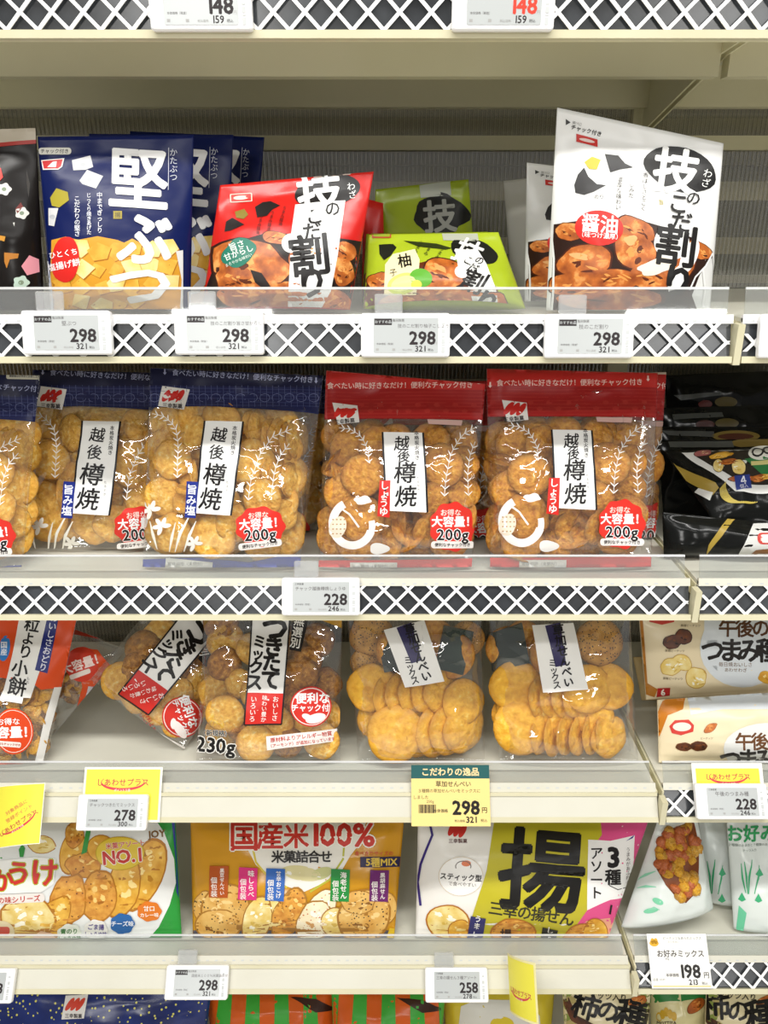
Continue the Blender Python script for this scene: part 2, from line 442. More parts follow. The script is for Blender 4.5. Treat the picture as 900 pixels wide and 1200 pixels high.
# ------------------------------------------------------------------ rice cracker pieces
def disc_mesh(name, mat, seed, dome=0.16, thick=0.10, lump=0.05, seg=22, bend=0.0, aspect=1.0):
    R = np.random.RandomState(seed); rings = [0.0, .3, .58, .8, .93, 1.0]; V = []; F = []
    a = np.linspace(0, 2 * math.pi, seg, endpoint=False)
    wob = 1 + sum(0.025 * R.randn() * np.cos(k * a + R.rand() * 6) for k in (2, 3, 4, 5))
    def surf(r, sgn):
        X = r * wob * np.cos(a); Z = r * wob * np.sin(a) * aspect
        h = dome * (1 - r ** 2) * 0.6 + lump * 1.6 * perlin(X * 2.1 + 7, Z * 2.1 + seed, seed) + lump * 0.7 * perlin(X * 5, Z * 5, seed + 3)
        e = math.sqrt(max(0.0, 1 - r ** 4))
        return np.stack([X, -(h * (0.4 + .6 * e) + sgn * thick * (0.25 + 0.75 * e)) + bend * X ** 2, Z], -1)
    for sg in (1, -1):
        base = len(V); c = surf(0.0, sg)[0]; V.append(tuple(c))
        for r in rings[1:]: V += [tuple(p) for p in surf(r, sg)]
        for i in range(seg):
            j = (i + 1) % seg; t = (base, base + 1 + i, base + 1 + j); F.append(t if sg < 0 else t[::-1])
            for k in range(len(rings) - 2):
                p = base + 1 + k * seg; q = p + seg; t = (p + i, q + i, q + j, p + j); F.append(t if sg < 0 else t[::-1])
    n1 = 1 + (len(rings) - 2) * seg; n2 = len(V) // 2 + n1
    for i in range(seg):
        j = (i + 1) % seg; F.append((n1 + i, n1 + j, n2 + j, n2 + i))
    me = bpy.data.meshes.new(name); me.from_pydata(V, [], F); me['bulk'] = dome * .6 + thick * .6 + lump * .8
    for m in (mat if isinstance(mat, (list, tuple)) else [mat]): me.materials.append(M(m))
    me.polygons.foreach_set('use_smooth', np.ones(len(me.polygons), bool)); me.update()
    return me

# ------------------------------------------------------------------ materials of the fixture
nmat('shelf_enamel', '#d3d0c0', '#dad8ca', scale=9, rough=0.38, lo=.3, hi=.7)
nmat('shelf_edge', '#cdc7a6', '#d6d0b2', scale=12, rough=0.4, lo=.3, hi=.7)
nmat('beam_enamel', '#e0dab6', '#e8e2c2', scale=6, rough=0.45, lo=.3, hi=.7)
pmat('#fbfbfb', rough=0.3, name='lattice_white')
nmat('rail_backing', '#2a2c2f', '#45484c', scale=14, rough=0.22, lo=.35, hi=.7)
clear_mat('acrylic', tint='#f4f6f6', gloss=0.05, haze=0.09, rough=0.03, edge=0.25, hazecol='#f2f2f0')
clear_mat('acrylic_edge', tint='#eef2f4', gloss=0.10, haze=0.55, rough=0.08, edge=0.3, hazecol='#ffffff')
clear_mat('clear_clip', tint='#f2f4f4', gloss=0.12, haze=0.22, rough=0.05, edge=0.4)
clear_mat('ribbed_sheet', tint='#f0eee4', gloss=0.28, haze=0.34, rough=0.10, edge=0.5, hazecol='#d8d4c0')
nmat('store_floor', '#e9e4d8', '#f1ede4', scale=3, rough=0.3)
pmat('#f5f5f6', rough=0.35, name='tag_white'); pmat('#bcc0c0', rough=0.24, name='tag_screen'); pmat('#c9cccc', rough=.5, name='tag_grey')
pmat('#2b2426', rough=0.4, name='ink'); pmat('#6d6a6a', rough=0.4, name='ink_soft'); pmat('#a7a6a4', rough=0.4, name='ink_pale')

# ------------------------------------------------------------------ room: floor and ribbed back of the gondola
box('floor', -5, 5, -7, 1.0, -0.02, 0.0, 'store_floor')['kind'] = 'structure'
YB = 0.43
xs = np.arange(-0.95, 1.05, 0.0064 / 4); zz = (0.10, 1.75)
yy = YB + 0.0032 * np.sin(xs * 2 * math.pi / 0.0064)
V = [(x, y, z) for z in zz for x, y in zip(xs, yy)]; n = len(xs)
o = mesh_obj('wall_back', V, [(i, i + 1, n + i + 1, n + i) for i in range(n - 1)], 'ribbed_sheet', smooth=True)
tag_props(o, 'clear ribbed plastic sheet closing the back of the shelves', None, kind='structure')
# what stands behind the sheet: boards of the shelf on the other side
o = box('wall_rear', -0.95, 1.05, YB + 0.16, YB + 0.17, 0.1, 1.75, pmat('#4a463c', rough=.6)); o['kind'] = 'structure'
for i, (z0, z1, c) in enumerate(((1.485, 1.512, '#f2ead0'), (1.405, 1.43, '#e6dcc0'), (1.36, 1.372, '#b3a98c'), (1.15, 1.20, '#cfc6a8'), (1.535, 1.60, '#a39c88'), (0.85, 0.9, '#cfc6a8'))):
    o = box('trim_%d' % (i + 1), -0.95, 1.05, YB + 0.03, YB + 0.05, z0, z1, pmat(c, rough=.5)); o['kind'] = 'structure'

# ------------------------------------------------------------------ shelves
JX = 0.380                                     # joint between the two gondola bays
SH = {1: (1.6149, 0.0), 2: (1.3086, 12.0), 3: (0.9934, 20.0), 4: (0.6797, 33.0), 5: (0.3501, 40.0), 6: (0.02, 40.0)}
def rail_pt(k, x, s_, n_):
    zb, ph = SH[k]; ph = math.radians(ph)
    return (x, s_ * math.sin(ph) - n_ * math.cos(ph), zb + s_ * math.cos(ph) + n_ * math.sin(ph))
def deck_z(k): return rail_pt(k, 0, 0.047, 0)[2]
def slab(k, x0, x1, s0, s1, n0, n1):
    V = [rail_pt(k, x, s_, n_) for s_ in (s0, s1) for n_ in (n0, n1) for x in (x0, x1)]
    return V, [(0, 2, 3, 1), (4, 5, 7, 6), (0, 1, 5, 4), (2, 6, 7, 3), (0, 4, 6, 2), (1, 3, 7, 5)]
PITCH = 0.0297
names = {1: 'topmost', 2: 'second', 3: 'third', 4: 'fourth', 5: 'fifth', 6: 'bottom'}
what = {1: 'cut by the top of the picture', 2: 'under the blue, red, green and white standing pouches', 3: 'under the clear bags with blue and red headers',
        4: 'with plain white rail under the mixed cracker bags', 5: 'with plain white rail under the gold and yellow bags', 6: 'under the striped and speckled bags'}
whatr = {1: 'cut by the top right corner', 2: 'empty beside the white pouch', 3: 'under the black packets', 4: 'under the two cream packets',
         5: 'under the pale green mix bags', 6: 'under the nut mix packets at the right'}
def make_shelf(k, x0, x1, side):
    lat = side == 'right' or k in (1, 2, 3)
    zb, ph = SH[k]; root = empty('store_shelf', (0.5 * (x0 + x1), 0.0, zb))
    if side == 'left': lab = '%s shelf of the wide bay, %s' % (names[k], what[k])
    else: lab = '%s shelf of the narrow right bay, %s' % (names[k], whatr[k])
    tag_props(root, lab, 'shelf', 'gondola shelves')
    dz = deck_z(k); yd = rail_pt(k, 0, 0.047, 0)[1]
    box('deck', x0, x1, yd, YB - 0.012, dz - 0.004, dz, 'shelf_enamel', root)
    for yb in (0.144, 0.387): box('cross_beam', x0, x1, yb, yb + 0.02, zb - 0.009, dz - 0.004, 'beam_enamel', root)
    box('return_flange', x0, x1, rail_pt(k, 0, 0, -0.004)[1], rail_pt(k, 0, 0, -0.004)[1] + 0.012, rail_pt(k, 0, 0, -0.004)[2], rail_pt(k, 0, 0, -0.004)[2] + 0.003, 'beam_enamel', root)
    xb = x1 if side == 'left' else x0                       # tapering bracket at the joint
    prof = [(0.02, zb + 0.022), (0.15, zb + 0.013), (0.41, zb - 0.040), (0.41, dz - 0.005), (0.02, dz - 0.005)]
    t0, t1 = (xb - 0.0005, xb + 0.002) if side == 'left' else (xb - 0.002, xb + 0.0005)
    V = [(x, y, z) for x in (t0, t1) for y, z in prof]; m = len(prof)
    mesh_obj('bracket', V, [tuple(range(m))[::-1], tuple(range(m, 2 * m))] + [(i, (i + 1) % m, m + (i + 1) % m, m + i) for i in range(m)], 'beam_enamel', root)
    rail = mesh_obj('price_rail', *slab(k, x0, x1, -0.0005, 0.0065, -0.008, 0.0035), 'shelf_edge', root)
    MW[rail] = MW[root]
    def sub(nm, vf, mat): return mesh_obj(nm, *vf, mat, rail)
    if lat:
        sub('backing_panel', slab(k, x0, x1, 0.0065, 0.0415, -0.006, -0.004), 'rail_backing')
        s0, s1, w = 0.0065, 0.0415, 0.0034
        h = s1 - s0; me = {}
        for sg in (1, -1):
            ww = w * 1.414 / 2
            V = []
            for n_ in (-0.0005, 0.0008):
                for (dx, s_) in ((-ww, 0), (ww, 0), (ww + sg * h, h), (-ww + sg * h, h)):
                    V.append((dx, s_, n_ + (0.0004 if sg > 0 else 0)))
            phr = math.radians(ph)
            V = [(x, s_ * math.sin(phr) - n_ * math.cos(phr), s_ * math.cos(phr) + n_ * math.sin(phr)) for x, s_, n_ in V]
            mm = bpy.data.meshes.new('lattice_bar'); mm.from_pydata(V, [], [(0, 1, 2, 3), (7, 6, 5, 4), (0, 4, 5, 1), (1, 5, 6, 2), (2, 6, 7, 3), (3, 7, 4, 0)])
            mm.materials.append(M('lattice_white')); me[sg] = mm
        i0 = math.floor((max(x0, -0.60) - h) / PITCH); i1 = math.ceil((min(x1, 0.66) + h) / PITCH)
        org = Vector(rail_pt(k, 0, s0, 0)) - MW[root].translation
        lo_, hi_ = x0 + .004, x1 - .004
        for i in range(i0, i1 + 1):
            for sg in (1, -1):
                xa = i * PITCH
                ta, tb = sorted(((lo_ - xa) * sg, (hi_ - xa) * sg)); ta, tb = max(0.0, ta), min(h, tb)
                if tb - ta < .003: continue
                mm = me[sg]
                if ta > 0 or tb < h:                      # bar cut short at the end of the rail
                    mm = me[sg].copy()
                    for n_i in range(8):
                        t_ = tb if n_i % 4 in (2, 3) else ta
                        off = (-1 if n_i % 4 in (0, 3) else 1) * w * 1.414 / 2
                        nn_ = (-0.0005 if n_i < 4 else 0.0008) + (0.0004 if sg > 0 else 0)
                        phr = math.radians(ph); mm.vertices[n_i].co = (off + sg * t_, t_ * math.sin(phr) - nn_ * math.cos(phr), t_ * math.cos(phr) + nn_ * math.sin(phr))
                b = link_mesh('lattice_bar', mm, rail); b.location = org + Vector((xa, 0, 0))
        sub('top_strip', slab(k, x0, x1, 0.0415, 0.051, -0.004, 0.001), 'lattice_white' if k == 2 else 'shelf_enamel')
    else:
        sub('plain_cover', slab(k, x0, x1, 0.0065, 0.034, -0.006, 0.003), 'shelf_enamel')
        sub('ledge', slab(k, x0, x1, 0.034, 0.0385, -0.006, 0.0055), 'shelf_edge')
        sub('top_strip', slab(k, x0, x1, 0.0385, 0.051, -0.006, 0.001), 'shelf_enamel')
    # row of perforations along the front of the deck
    V = []; F = []
    for i, x in enumerate(np.arange(max(x0, -.62) + .01, min(x1, .68) - .005, 0.0135)):
        q = [rail_pt(k, x + a, s_, 0.0012) for a, s_ in ((-.0022, .0435), (.0022, .0435), (.0022, .0452), (-.0022, .0452))]
        V += q; F.append(tuple(range(4 * i, 4 * i + 4)))
    o = mesh_obj('perforation_row', V, F, 'tag_grey', root); o['kind'] = 'stuff'
    if k > 1 or True:
        g0 = x0 + 0.002; g1 = x1 - 0.006
        gd = mesh_obj('front_guard', *slab(k, g0, g1, 0.047, 0.078, -0.0030, -0.0012), 'acrylic', root); MW[gd] = MW[root]
        mesh_obj('guard_edge', *slab(k, g0, g1, 0.0775, 0.0800, -0.0034, -0.0008), 'acrylic_edge', gd)
    if side == 'left':
        box('joint_post', x1 + .001, x1 + .0085, -.004, .012, zb - .002, rail_pt(k, 0, .042, 0)[2], 'shelf_edge', root)
    return root
for k in SH:
    make_shelf(k, -0.86, JX - 0.003, 'left'); make_shelf(k, JX + 0.0075, 0.95, 'right')
# back upright and the rail above the ribbed sheet
up = box('shelf_upright', JX - 0.014, JX + 0.018, YB - 0.0115, YB + 0.02, 0.0, 1.75, 'beam_enamel')
tag_props(up, 'cream steel upright behind the joint of the two shelf bays', 'upright')
br = box('back_rail', -0.86, 0.95, YB - 0.016, YB - 0.004, 1.553, 1.572, 'beam_enamel')
tag_props(br, 'cream metal rail along the back under the topmost shelf', 'rail')

# ------------------------------------------------------------------ price tags
def tag_frame(k, px, py, lift=0.0085, tilt=None):
    zb, ph = SH[k]; ph = math.radians(ph if tilt is None else tilt)
    U = np.array([0, math.sin(ph), math.cos(ph)]); Nn = np.array([0, -math.cos(ph), math.sin(ph)])
    O = np.array(rail_pt(k, 0, 0.02, lift)); P = hit(px, py, O, Nn)
    return Matrix(((1, 0, 0, P[0]), (0, -Nn[1], U[1], P[1]), (0, -Nn[2], U[2], P[2]), (0, 0, 0, 1)))
def rounded_box(name, w, h, d, r, mat, parent, y0=0.0, bev=0.0015):
    """front face at y = y0 - d; rounded corners"""
    P = []
    for cx, cz, a0 in ((w / 2 - r, h / 2 - r, 0), (-w / 2 + r, h / 2 - r, 90), (-w / 2 + r, -h / 2 + r, 180), (w / 2 - r, -h / 2 + r, 270)):
        for i in range(4):
            a = math.radians(a0 + 30 * i); P.append((cx, cz, r * math.cos(a), r * math.sin(a)))
    n = len(P); V = []; F = []
    for y, k in ((y0, 1.0), (y0 - d + bev, 1.0), (y0 - d, (r - bev) / r)):
        V += [(cx + dx * k, y, cz + dz * k) for cx, cz, dx, dz in P]
    for a in (0, n):
        for i in range(n): j = (i + 1) % n; F.append((a + i, a + j, a + n + j, a + n + i)[::-1])
    F.append(tuple(range(2 * n, 3 * n))[::-1]); F.append(tuple(range(n)))
    return mesh_obj(name, V, F, mat, parent, world=False)
def flat_map(y):
    return lambda P, z: np.stack([P[:, 0] / 1000, y - z * 0.00012, -P[:, 1] / 1000], -1)
def esl(k, px, py, nm, price, tax, label, head=None, red=False, w=95, h=46, clip=True, lift=None):
    """electronic shelf label; print in millimetres about its centre, y down"""
    root = empty('price_tag', mat=tag_frame(k, px, py, lift or (0.0108 if k > 3 else 0.0085))); tag_props(root, label, 'price tag', 'electronic shelf labels')
    rounded_box('housing', w / 1000, h / 1000, 0.008, 0.003, 'tag_white', root, y0=0.0045)
    sw, sh_ = 69, 36
    A = Art(); A.rr(-34, -18, 35, 18.5, 1, 'tag_screen', 1); scr = A.build('screen', root, flat_map(-0.0038))
    ik = pmat('#d8402f', rough=.4) if red else M('ink')
    if red: A.rect(-33, -13, -12, -9, ik, 2)
    if head:
        A.rect(-33, -17, -14.5, -10.5, 'ink', 2); A.text(head, -23.8, -13.8, 3.6, 'tag_screen', 3, b=.02)
        A.text('亀田製菓', -7.5, -15.3, 3.2, 'ink_soft', 2); A.text(nm, max(-12 + len(nm) * 2.6, 4), -9.6, 5.4 if len(nm) < 8 else 4.6, 'ink_soft', 2)
    else:
        A.text('三幸製菓', -26, -15.6, 2.8, 'ink', 2); A.text(nm, 0, -10.2, min(6.6, 62 / len(nm)), 'ink_soft', 2, b=.01)
    A.text(price, 18.2, 3.0, 19, ik, 2, b=.052, sp=.94); A.text(tax, 16.0, 14.2, 8.6, 'ink', 2, b=.03)
    A.text('税込', 27, 15.4, 3.0, 'ink', 2); A.text('円', 32.2, 8.5, 3.4, 'ink_pale', 2)
    A.text('税込価格', 2.0, 15.4, 2.6, 'ink_pale', 2); A.text('本体価格（税抜）', -21, 9.2, 2.5, 'ink_soft', 2)
    for x in (-31.5, -14): A.rect(x, 14, x + 3, 16.4, 'ink_pale', 2)
    A.build('lettering', scr, flat_map(-0.0038))
    for i, (y, hh) in enumerate(((-13, 2), (-6, 4), (1, 1.6), (4, 5), (10, 1.4), (12.5, 6))): A.rect(38.5, y, 42, y + hh, 'tag_grey', 1)
    A.build('side_code', root, flat_map(-0.0037))
    if clip:
        for xx in (-0.018,):
            rounded_box('holder_clip', 0.030, 0.020, 0.003, 0.002, 'clear_clip', root, y0=0.0035).location = (xx, 0, h / 2000 + 0.0105)
    return root

# ------------------------------------------------------------------ print and food materials
nmat('food_gold', '#d99a26', '#f3c04a', scale=55, rough=.4, c2='#ffe08a')
nmat('food_pale', '#e8c766', '#f6e3a0', scale=60, rough=.4, c2='#fff3cf')
nmat('food_soy', '#8a3f12', '#c46a25', scale=70, rough=.35, c2='#e9a45a', lo=.3, hi=.55)
nmat('food_dark', '#3a1c0c', '#6b3514', scale=70, rough=.4)
nmat('food_sesame', '#d7a04a', '#e8bd6c', scale=45, rough=.45, spots=('#2a2118', 160, .22))
nmat('food_shrimp', '#f3e2b8', '#faf0d6', scale=40, rough=.45, spots=('#c4662e', 150, .20))
nmat('food_crisp', '#c97f25', '#e9ab45', scale=85, rough=.45, spots=('#7a4513', 120, .16), c2='#f6cf7a')
nmat('nori_print', '#0c0d0c', '#1d211d', scale=60, rough=.4)
nmat('cracker_salt', '#d8962a', '#f4bf4e', scale=4.2, rough=.6, detail=8, bump=1.0, bdist=.004, c2='#fcdf90', lo=.3, hi=.56, rand=True, rim='#a86a1c')
nmat('cracker_soy', '#b8701a', '#e4a234', scale=4.4, rough=.55, detail=8, bump=1.0, bdist=.004, c2='#f3c262', lo=.32, hi=.6, rand=True, rim='#6f3d10')
nmat('cracker_gold', '#df9c1c', '#fac038', scale=3.8, rough=.55, detail=8, bump=1.0, bdist=.004, c2='#fedb72', lo=.3, hi=.6, rand=True, rim='#b0701a')
nmat('cracker_fried', '#8a5216', '#c8892f', scale=4.5, rough=.6, detail=8, bump=1.0, bdist=.004, c2='#e3b25a', lo=.32, hi=.6, rand=True, rim='#5c3410')
nmat('cracker_sesame', '#a9742a', '#cf9b45', scale=3, rough=.55, bump=.4, spots=('#20180f', 9, .26), rand=True, rim='#6f4415')
nmat('nori', '#10231c', '#1e3a2e', scale=9, rough=.45, bump=.5, rand=True)
nmat('peanut', '#9a4a22', '#c26a35', scale=5, rough=.5, rand=True)
clear_mat('clear_film', gloss=0.10, haze=0.015, rough=0.055, bump=0.45, edge=0.30)
clear_mat('clear_film_soft', gloss=0.09, haze=0.05, rough=0.14, bump=0.5, edge=0.35)
def film(col, key, rough=.24, coat=0.0, bump=.2):
    if key in MATS: return MATS[key]
    m = pmat(col, rough=rough, name=key, coat=coat, spec=.22 if max(lin(col)[:3]) < .15 else .45); nt = m.node_tree
    tc = nt.nodes.new('ShaderNodeTexCoord'); n = nt.nodes.new('ShaderNodeTexNoise'); n.inputs['Scale'].default_value = 30; n.inputs['Detail'].default_value = 2
    bp = nt.nodes.new('ShaderNodeBump'); bp.inputs['Strength'].default_value = bump; bp.inputs['Distance'].default_value = 0.003
    nt.links.new(tc.outputs['Object'], n.inputs['Vector']); nt.links.new(n.outputs['Fac'], bp.inputs['Height']); nt.links.new(bp.outputs[0], nt.nodes['Principled BSDF'].inputs['Normal'])
    return m
DISC = {k: [disc_mesh('rice_cracker', k, 10 + i, dome=.12 + .04 * (i % 3), thick=.085, lump=.07) for i in range(6)] for k in ('cracker_salt', 'cracker_soy', 'cracker_gold')}
DISC['cracker_fried'] = [disc_mesh('rice_cracker', 'cracker_fried', 30 + i, dome=.25, thick=.2, lump=.28) for i in range(5)]
DISC['cracker_sesame'] = [disc_mesh('rice_cracker', 'cracker_sesame', 40 + i, dome=.15, thick=.10, lump=.07) for i in range(3)]
def food(A, cx, cy, rx, ry, mat, rot=0, z=2, seed=0, edge='#7d4a14', hi=None, wob=.06):
    """one printed snack piece: rim, body, light side"""
    A.ell(cx, cy, rx * 1.06, ry * 1.06, edge, z, rot, wob=wob, seed=seed, n=22)
    A.ell(cx, cy, rx * .98, ry * .98, mat, z + .5, rot, wob=wob, seed=seed, n=22)
    R = random.Random(seed * 7 + 1); ca, sa = math.cos(math.radians(rot)), math.sin(math.radians(rot))
    lite, dark = FOODTONE.get(mat, ('#ffe9b0', '#a06a20'))
    for q in range(7):
        a = R.uniform(0, 6.28); d = R.uniform(.15, .7); x = rx * d * math.cos(a); y = ry * d * math.sin(a)
        px, py = cx + x * ca - y * sa, cy + x * sa + y * ca
        up = y < 0
        A.ell(px, py, rx * R.uniform(.10, .24), ry * R.uniform(.06, .13), lite if (up or q % 3 == 0) else dark, z + .7 + .03 * q, rot + R.uniform(-35, 35), wob=.18, seed=seed + q, n=11)
    if hi: A.ell(cx - rx * .2, cy - ry * .3, rx * .34, ry * .2, hi, z + .95, rot + 20, wob=.12, seed=seed + 1, n=16)
FOODTONE = {'food_soy': ('#e0974c', '#5c260c'), 'food_gold': ('#ffe396', '#c98a22'), 'food_pale': ('#fffbe6', '#d8b450'), 'food_dark': ('#7a431c', '#241006'), 'food_sesame': ('#f2cf8a', '#8a5a20'), 'food_shrimp': ('#fffaf0', '#d09a5a'), 'food_crisp': ('#f6cf7a', '#a8661c')}
def zoomed(ox, oy, k): return lambda V: V / k + np.array([ox, oy])
def lines(A, cols, x0, y0, w, h, mat, z=3):
    pass

# ------------------------------------------------------------------ second shelf: standing pouches
Z2 = deck_z(2) + 0.003
def kata(name_label):
    b = Bag('snack_pouch', name_label, (44, 160), (227, 158), 60, 223, 0.050, Z2, lean=9, T=.03, film=film('#0d1a50', 'navy_film'), group='navy rice cracker pouches', seed=11, wr=.0009)
    A = b.art; A.tf = zoomed(0, 120, 3.75)
    A.poly([(228, 606), (290, 590), (345, 604), (430, 588), (520, 606), (600, 640), (720, 648), (775, 660), (800, 720), (806, 960), (220, 960)], '#d99a2c', 1)
    R = random.Random(3)
    for i in range(26):
        x = 290 + (i % 7) * 76 + R.uniform(-18, 18); y = 650 + (i // 7) * 78 + R.uniform(-16, 16)
        if y > 940 or x > 790: continue
        k = R.choice((4, 5)); P = []
        r = R.uniform(40, 54); a0 = R.uniform(0, 6)
        for j in range(k): P.append((x + r * math.cos(a0 + j * 6.283 / k) * R.uniform(.85, 1.15), y + r * .85 * math.sin(a0 + j * 6.283 / k) * R.uniform(.85, 1.15)))
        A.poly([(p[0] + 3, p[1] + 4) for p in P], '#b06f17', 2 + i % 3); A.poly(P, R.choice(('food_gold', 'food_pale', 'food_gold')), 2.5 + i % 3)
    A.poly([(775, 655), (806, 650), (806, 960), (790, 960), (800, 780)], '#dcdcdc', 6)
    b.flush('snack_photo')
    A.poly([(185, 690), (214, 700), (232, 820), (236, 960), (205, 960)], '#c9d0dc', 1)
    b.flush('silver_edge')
    A.rr(170, 200, 315, 230, 13, '#dedcd2', 1); A.text('チャック付き', 242, 215, 21, '#222222', 2, b=.02); b.flush('zip_note')
    for P in ([(318, 255), (400, 235), (412, 285), (380, 297), (325, 300)], [(352, 345), (385, 298), (455, 325), (425, 380), (365, 360)], [(215, 465), (258, 465), (240, 545), (215, 540)]):
        A.poly(P, '#d4d5d6', 1); c = np.mean(P, 0); A.ell(c[0], c[1], 12, 9, '#b9bcc0', 2); b.flush('printed_cube')
    A.poly([(222, 420), (250, 378), (300, 395), (305, 430), (262, 462), (230, 455)], '#a89b2c', 1); b.flush('printed_cube')
    A.rect(500, 478, 538, 512, '#a08f30', 1); A.text('揚', 519, 495, 26, '#2a2a30', 2); b.flush('stamp')
    A.stroke([(743, 200), (742, 300), (740, 385)], 2.5, '#c9ccd8', 1)
    b.flush('fine_line')
    A.ell(291, 692, 60, 102, '#d8261f', 8, rot=4, wob=.03, seed=4)
    A.text('ひとくち', 282, 665, 32, '#ffffff', 11, rot=-10, b=.02); A.text('塩揚げ餅', 285, 715, 36, '#ffffff', 11, rot=-12, b=.02); b.flush('red_badge')
    A.text('堅', 610, 335, 285, '#eeeeee', 4, b=.042, sx=.95, sk=-.06, rot=4); b.flush('lettering', label='white brush lettering')
    A.text('ぶ', 640, 598, 250, '#eeeeee', 8, b=.055, sx=.98); b.flush('lettering', label='white brush lettering')
    A.text('つ', 620, 800, 300, '#eeeeee', 8, b=.045, sy=.72); b.flush('lettering', label='white brush lettering')
    A.text('かたぶつ', 764, 275, 36, '#c9ccd8', 2, v=True)
    A.text('こだわりの堅さ', 340, 500, 27, '#e4e6ee', 2, v=True, b=.02, sp=.95); A.text('じっくり焼きあげた', 392, 490, 22, '#e4e6ee', 2, v=True, b=.02, sp=.92); A.text('中までぎっしり', 440, 485, 27, '#e4e6ee', 2, v=True, b=.02, sp=.95)
    b.flush('lettering', label='white brush lettering')
    A.poly([(182, 255), (285, 246), (276, 284), (258, 297), (190, 297)], '#e8e4e0', 1); A.poly([(187, 259), (278, 251), (270, 282), (256, 292), (195, 292)], '#c0282a', 2); A.poly([(210, 285), (235, 262), (252, 260), (248, 286)], '#e8e4e0', 3); b.flush('logo')
    return b
b = kata('navy pouch of cube rice crackers, frontmost, beside the black floral pouch')
b.copy('navy pouch directly behind the frontmost navy pouch, its white lettering half hidden', (0.026, 0.0), 0.075, rot=1, sc=1.05)
b.copy('navy pouch third back, only its dark top corner and right edge showing', (0.045, 0.008), 0.150, rot=3, sc=1.05)

# black pouch cut by the left edge
b = Bag('snack_pouch', 'black pouch with cream top band and small flowers, cut by the left edge', (-78, 154), (42, 150), -74, 52, 0.050, Z2, lean=9, T=.03, film=film('#15110f', 'black_film'), seed=21)
A = b.art; A.tf = zoomed(0, 120, 3.75)
A.poly([(-400, 108), (175, 108), (175, 163), (0, 180), (-400, 190)], '#b7ad9b', 1); A.poly([(-400, 190), (0, 180), (175, 163), (175, 180), (0, 198), (-400, 205)], '#a32b22', 1)
b.flush('top_band')
for x, y, r, c in ((22, 383, 30, '#e6e2da'), (100, 488, 29, '#d8d6cf'), (-60, 430, 30, '#e6e2da'), (95, 792, 34, '#b9cfc0'), (-40, 700, 34, '#d8d6cf')):
    A.ell(x, y, r, r * .85, c, 1, wob=.12, k=5, n=40); A.ell(x, y, r * .35, r * .3, '#7a8a72', 2)
for P, c in (([(-10, 290), (8, 290), (18, 330), (5, 345), (-10, 330)], '#cf2a1e'), ([(0, 585), (28, 590), (22, 612), (0, 606)], '#c78a2a'), ([(20, 660), (85, 665), (80, 685), (45, 690), (30, 730), (20, 700)], '#b0701f'), ([(95, 720), (130, 672), (172, 690), (175, 745), (120, 760)], '#d98f9a'), ([(60, 530), (68, 528), (66, 545)], '#d8d6cf'), ([(70, 470), (95, 440), (105, 460), (80, 490)], '#6b1f18'), ([(120, 300), (134, 360), (128, 420), (120, 360)], '#2c2722')):
    A.poly(P, c, 1)
b.flush('floral_print')

# technique pouches: red, lime, white share the brush title
def title(A, bag, pts, ink='#171413', sk=0.0, rot=0):
    for ch, x, y, s_, bb, c, z in pts: A.text(ch, x, y, s_, c, z, b=bb, rot=rot, sk=sk); bag.flush('lettering', label='brush lettering')

b = Bag('snack_pouch', 'red pouch of rice crackers tilted to the right, left of the lime pouches', (258, 217), (438, 201), 236, 410, 0.050, Z2, lean=14, T=.032, film=film('#cc1f19', 'red_film'), seed=31)
A = b.art; A.tf = zoomed(200, 160, 3.75)
A.poly([(150, 680), (195, 560), (260, 470), (420, 425), (560, 430), (720, 445), (838, 462), (822, 700), (800, 860), (110, 860)], '#1c0f0a', 1)
for i, (x, y, rx, ry, r) in enumerate(((460, 445, 60, 26, 5), (350, 560, 165, 112, 12), (270, 630, 70, 60, 0), (590, 520, 80, 50, -20), (770, 505, 50, 40, 30), (760, 600, 48, 60, 0), (740, 560, 60, 30, 20), (330, 700, 120, 60, 0), (520, 720, 130, 80, 0), (700, 740, 100, 70, 0))):
    food(A, x, y, rx, ry, 'food_soy', r, 2, seed=i, edge='#3a1408', hi='#e8a860' if i in (1, 4, 5) else None); b.flush('printed_cracker')
A.poly([(350, 585), (400, 600), (440, 660), (400, 665), (370, 640)], '#1a0d0a', 5)
b.flush('snack_photo')
A.rr(262, 252, 360, 290, 4, '#e3cfc0', 1, rot=-3); A.rr(267, 256, 355, 286, 3, '#c8241c', 2, rot=-3); A.ell(311, 271, 34, 9, '#e3cfc0', 3, rot=-3); b.flush('logo')
for P, c in (([(372, 312), (405, 290), (440, 285), (482, 304), (448, 322), (425, 350), (382, 358)], '#191413'), ([(238, 420), (245, 375), (272, 358), (325, 388), (290, 404), (262, 416)], '#191413'), ([(283, 332), (325, 320), (342, 345), (322, 364), (290, 358)], '#857421')): A.poly(P, c, 1); b.flush('printed_flake')
A.ell(690, 240, 148, 68, '#151212', 1, rot=-6, wob=.05, seed=3); b.flush('black_cloud')
A.poly([(628, 172), (795, 155), (790, 168), (630, 182)], '#b79f92', 1); b.flush('grey_tab')
A.poly([(548, 300), (640, 290), (768, 282), (748, 420), (735, 520), (705, 680), (660, 760), (515, 760), (524, 560), (530, 430)], '#ececea', 3)
A.ell(530, 470, 42, 42, '#ececea', 3); b.flush('white_banner')
A.ell(300, 512, 80, 56, '#1f7560', 6, rot=-32, wob=.05, seed=5)
A.text('旨さ', 292, 480, 36, '#eaf4ea', 8, rot=-20, b=.02); A.text('甘がらし', 300, 512, 34, '#eaf4ea', 8, rot=-22, b=.02); A.text('まろやかな味わい', 300, 545, 16, '#eaf4ea', 8, rot=-24); b.flush('green_badge')
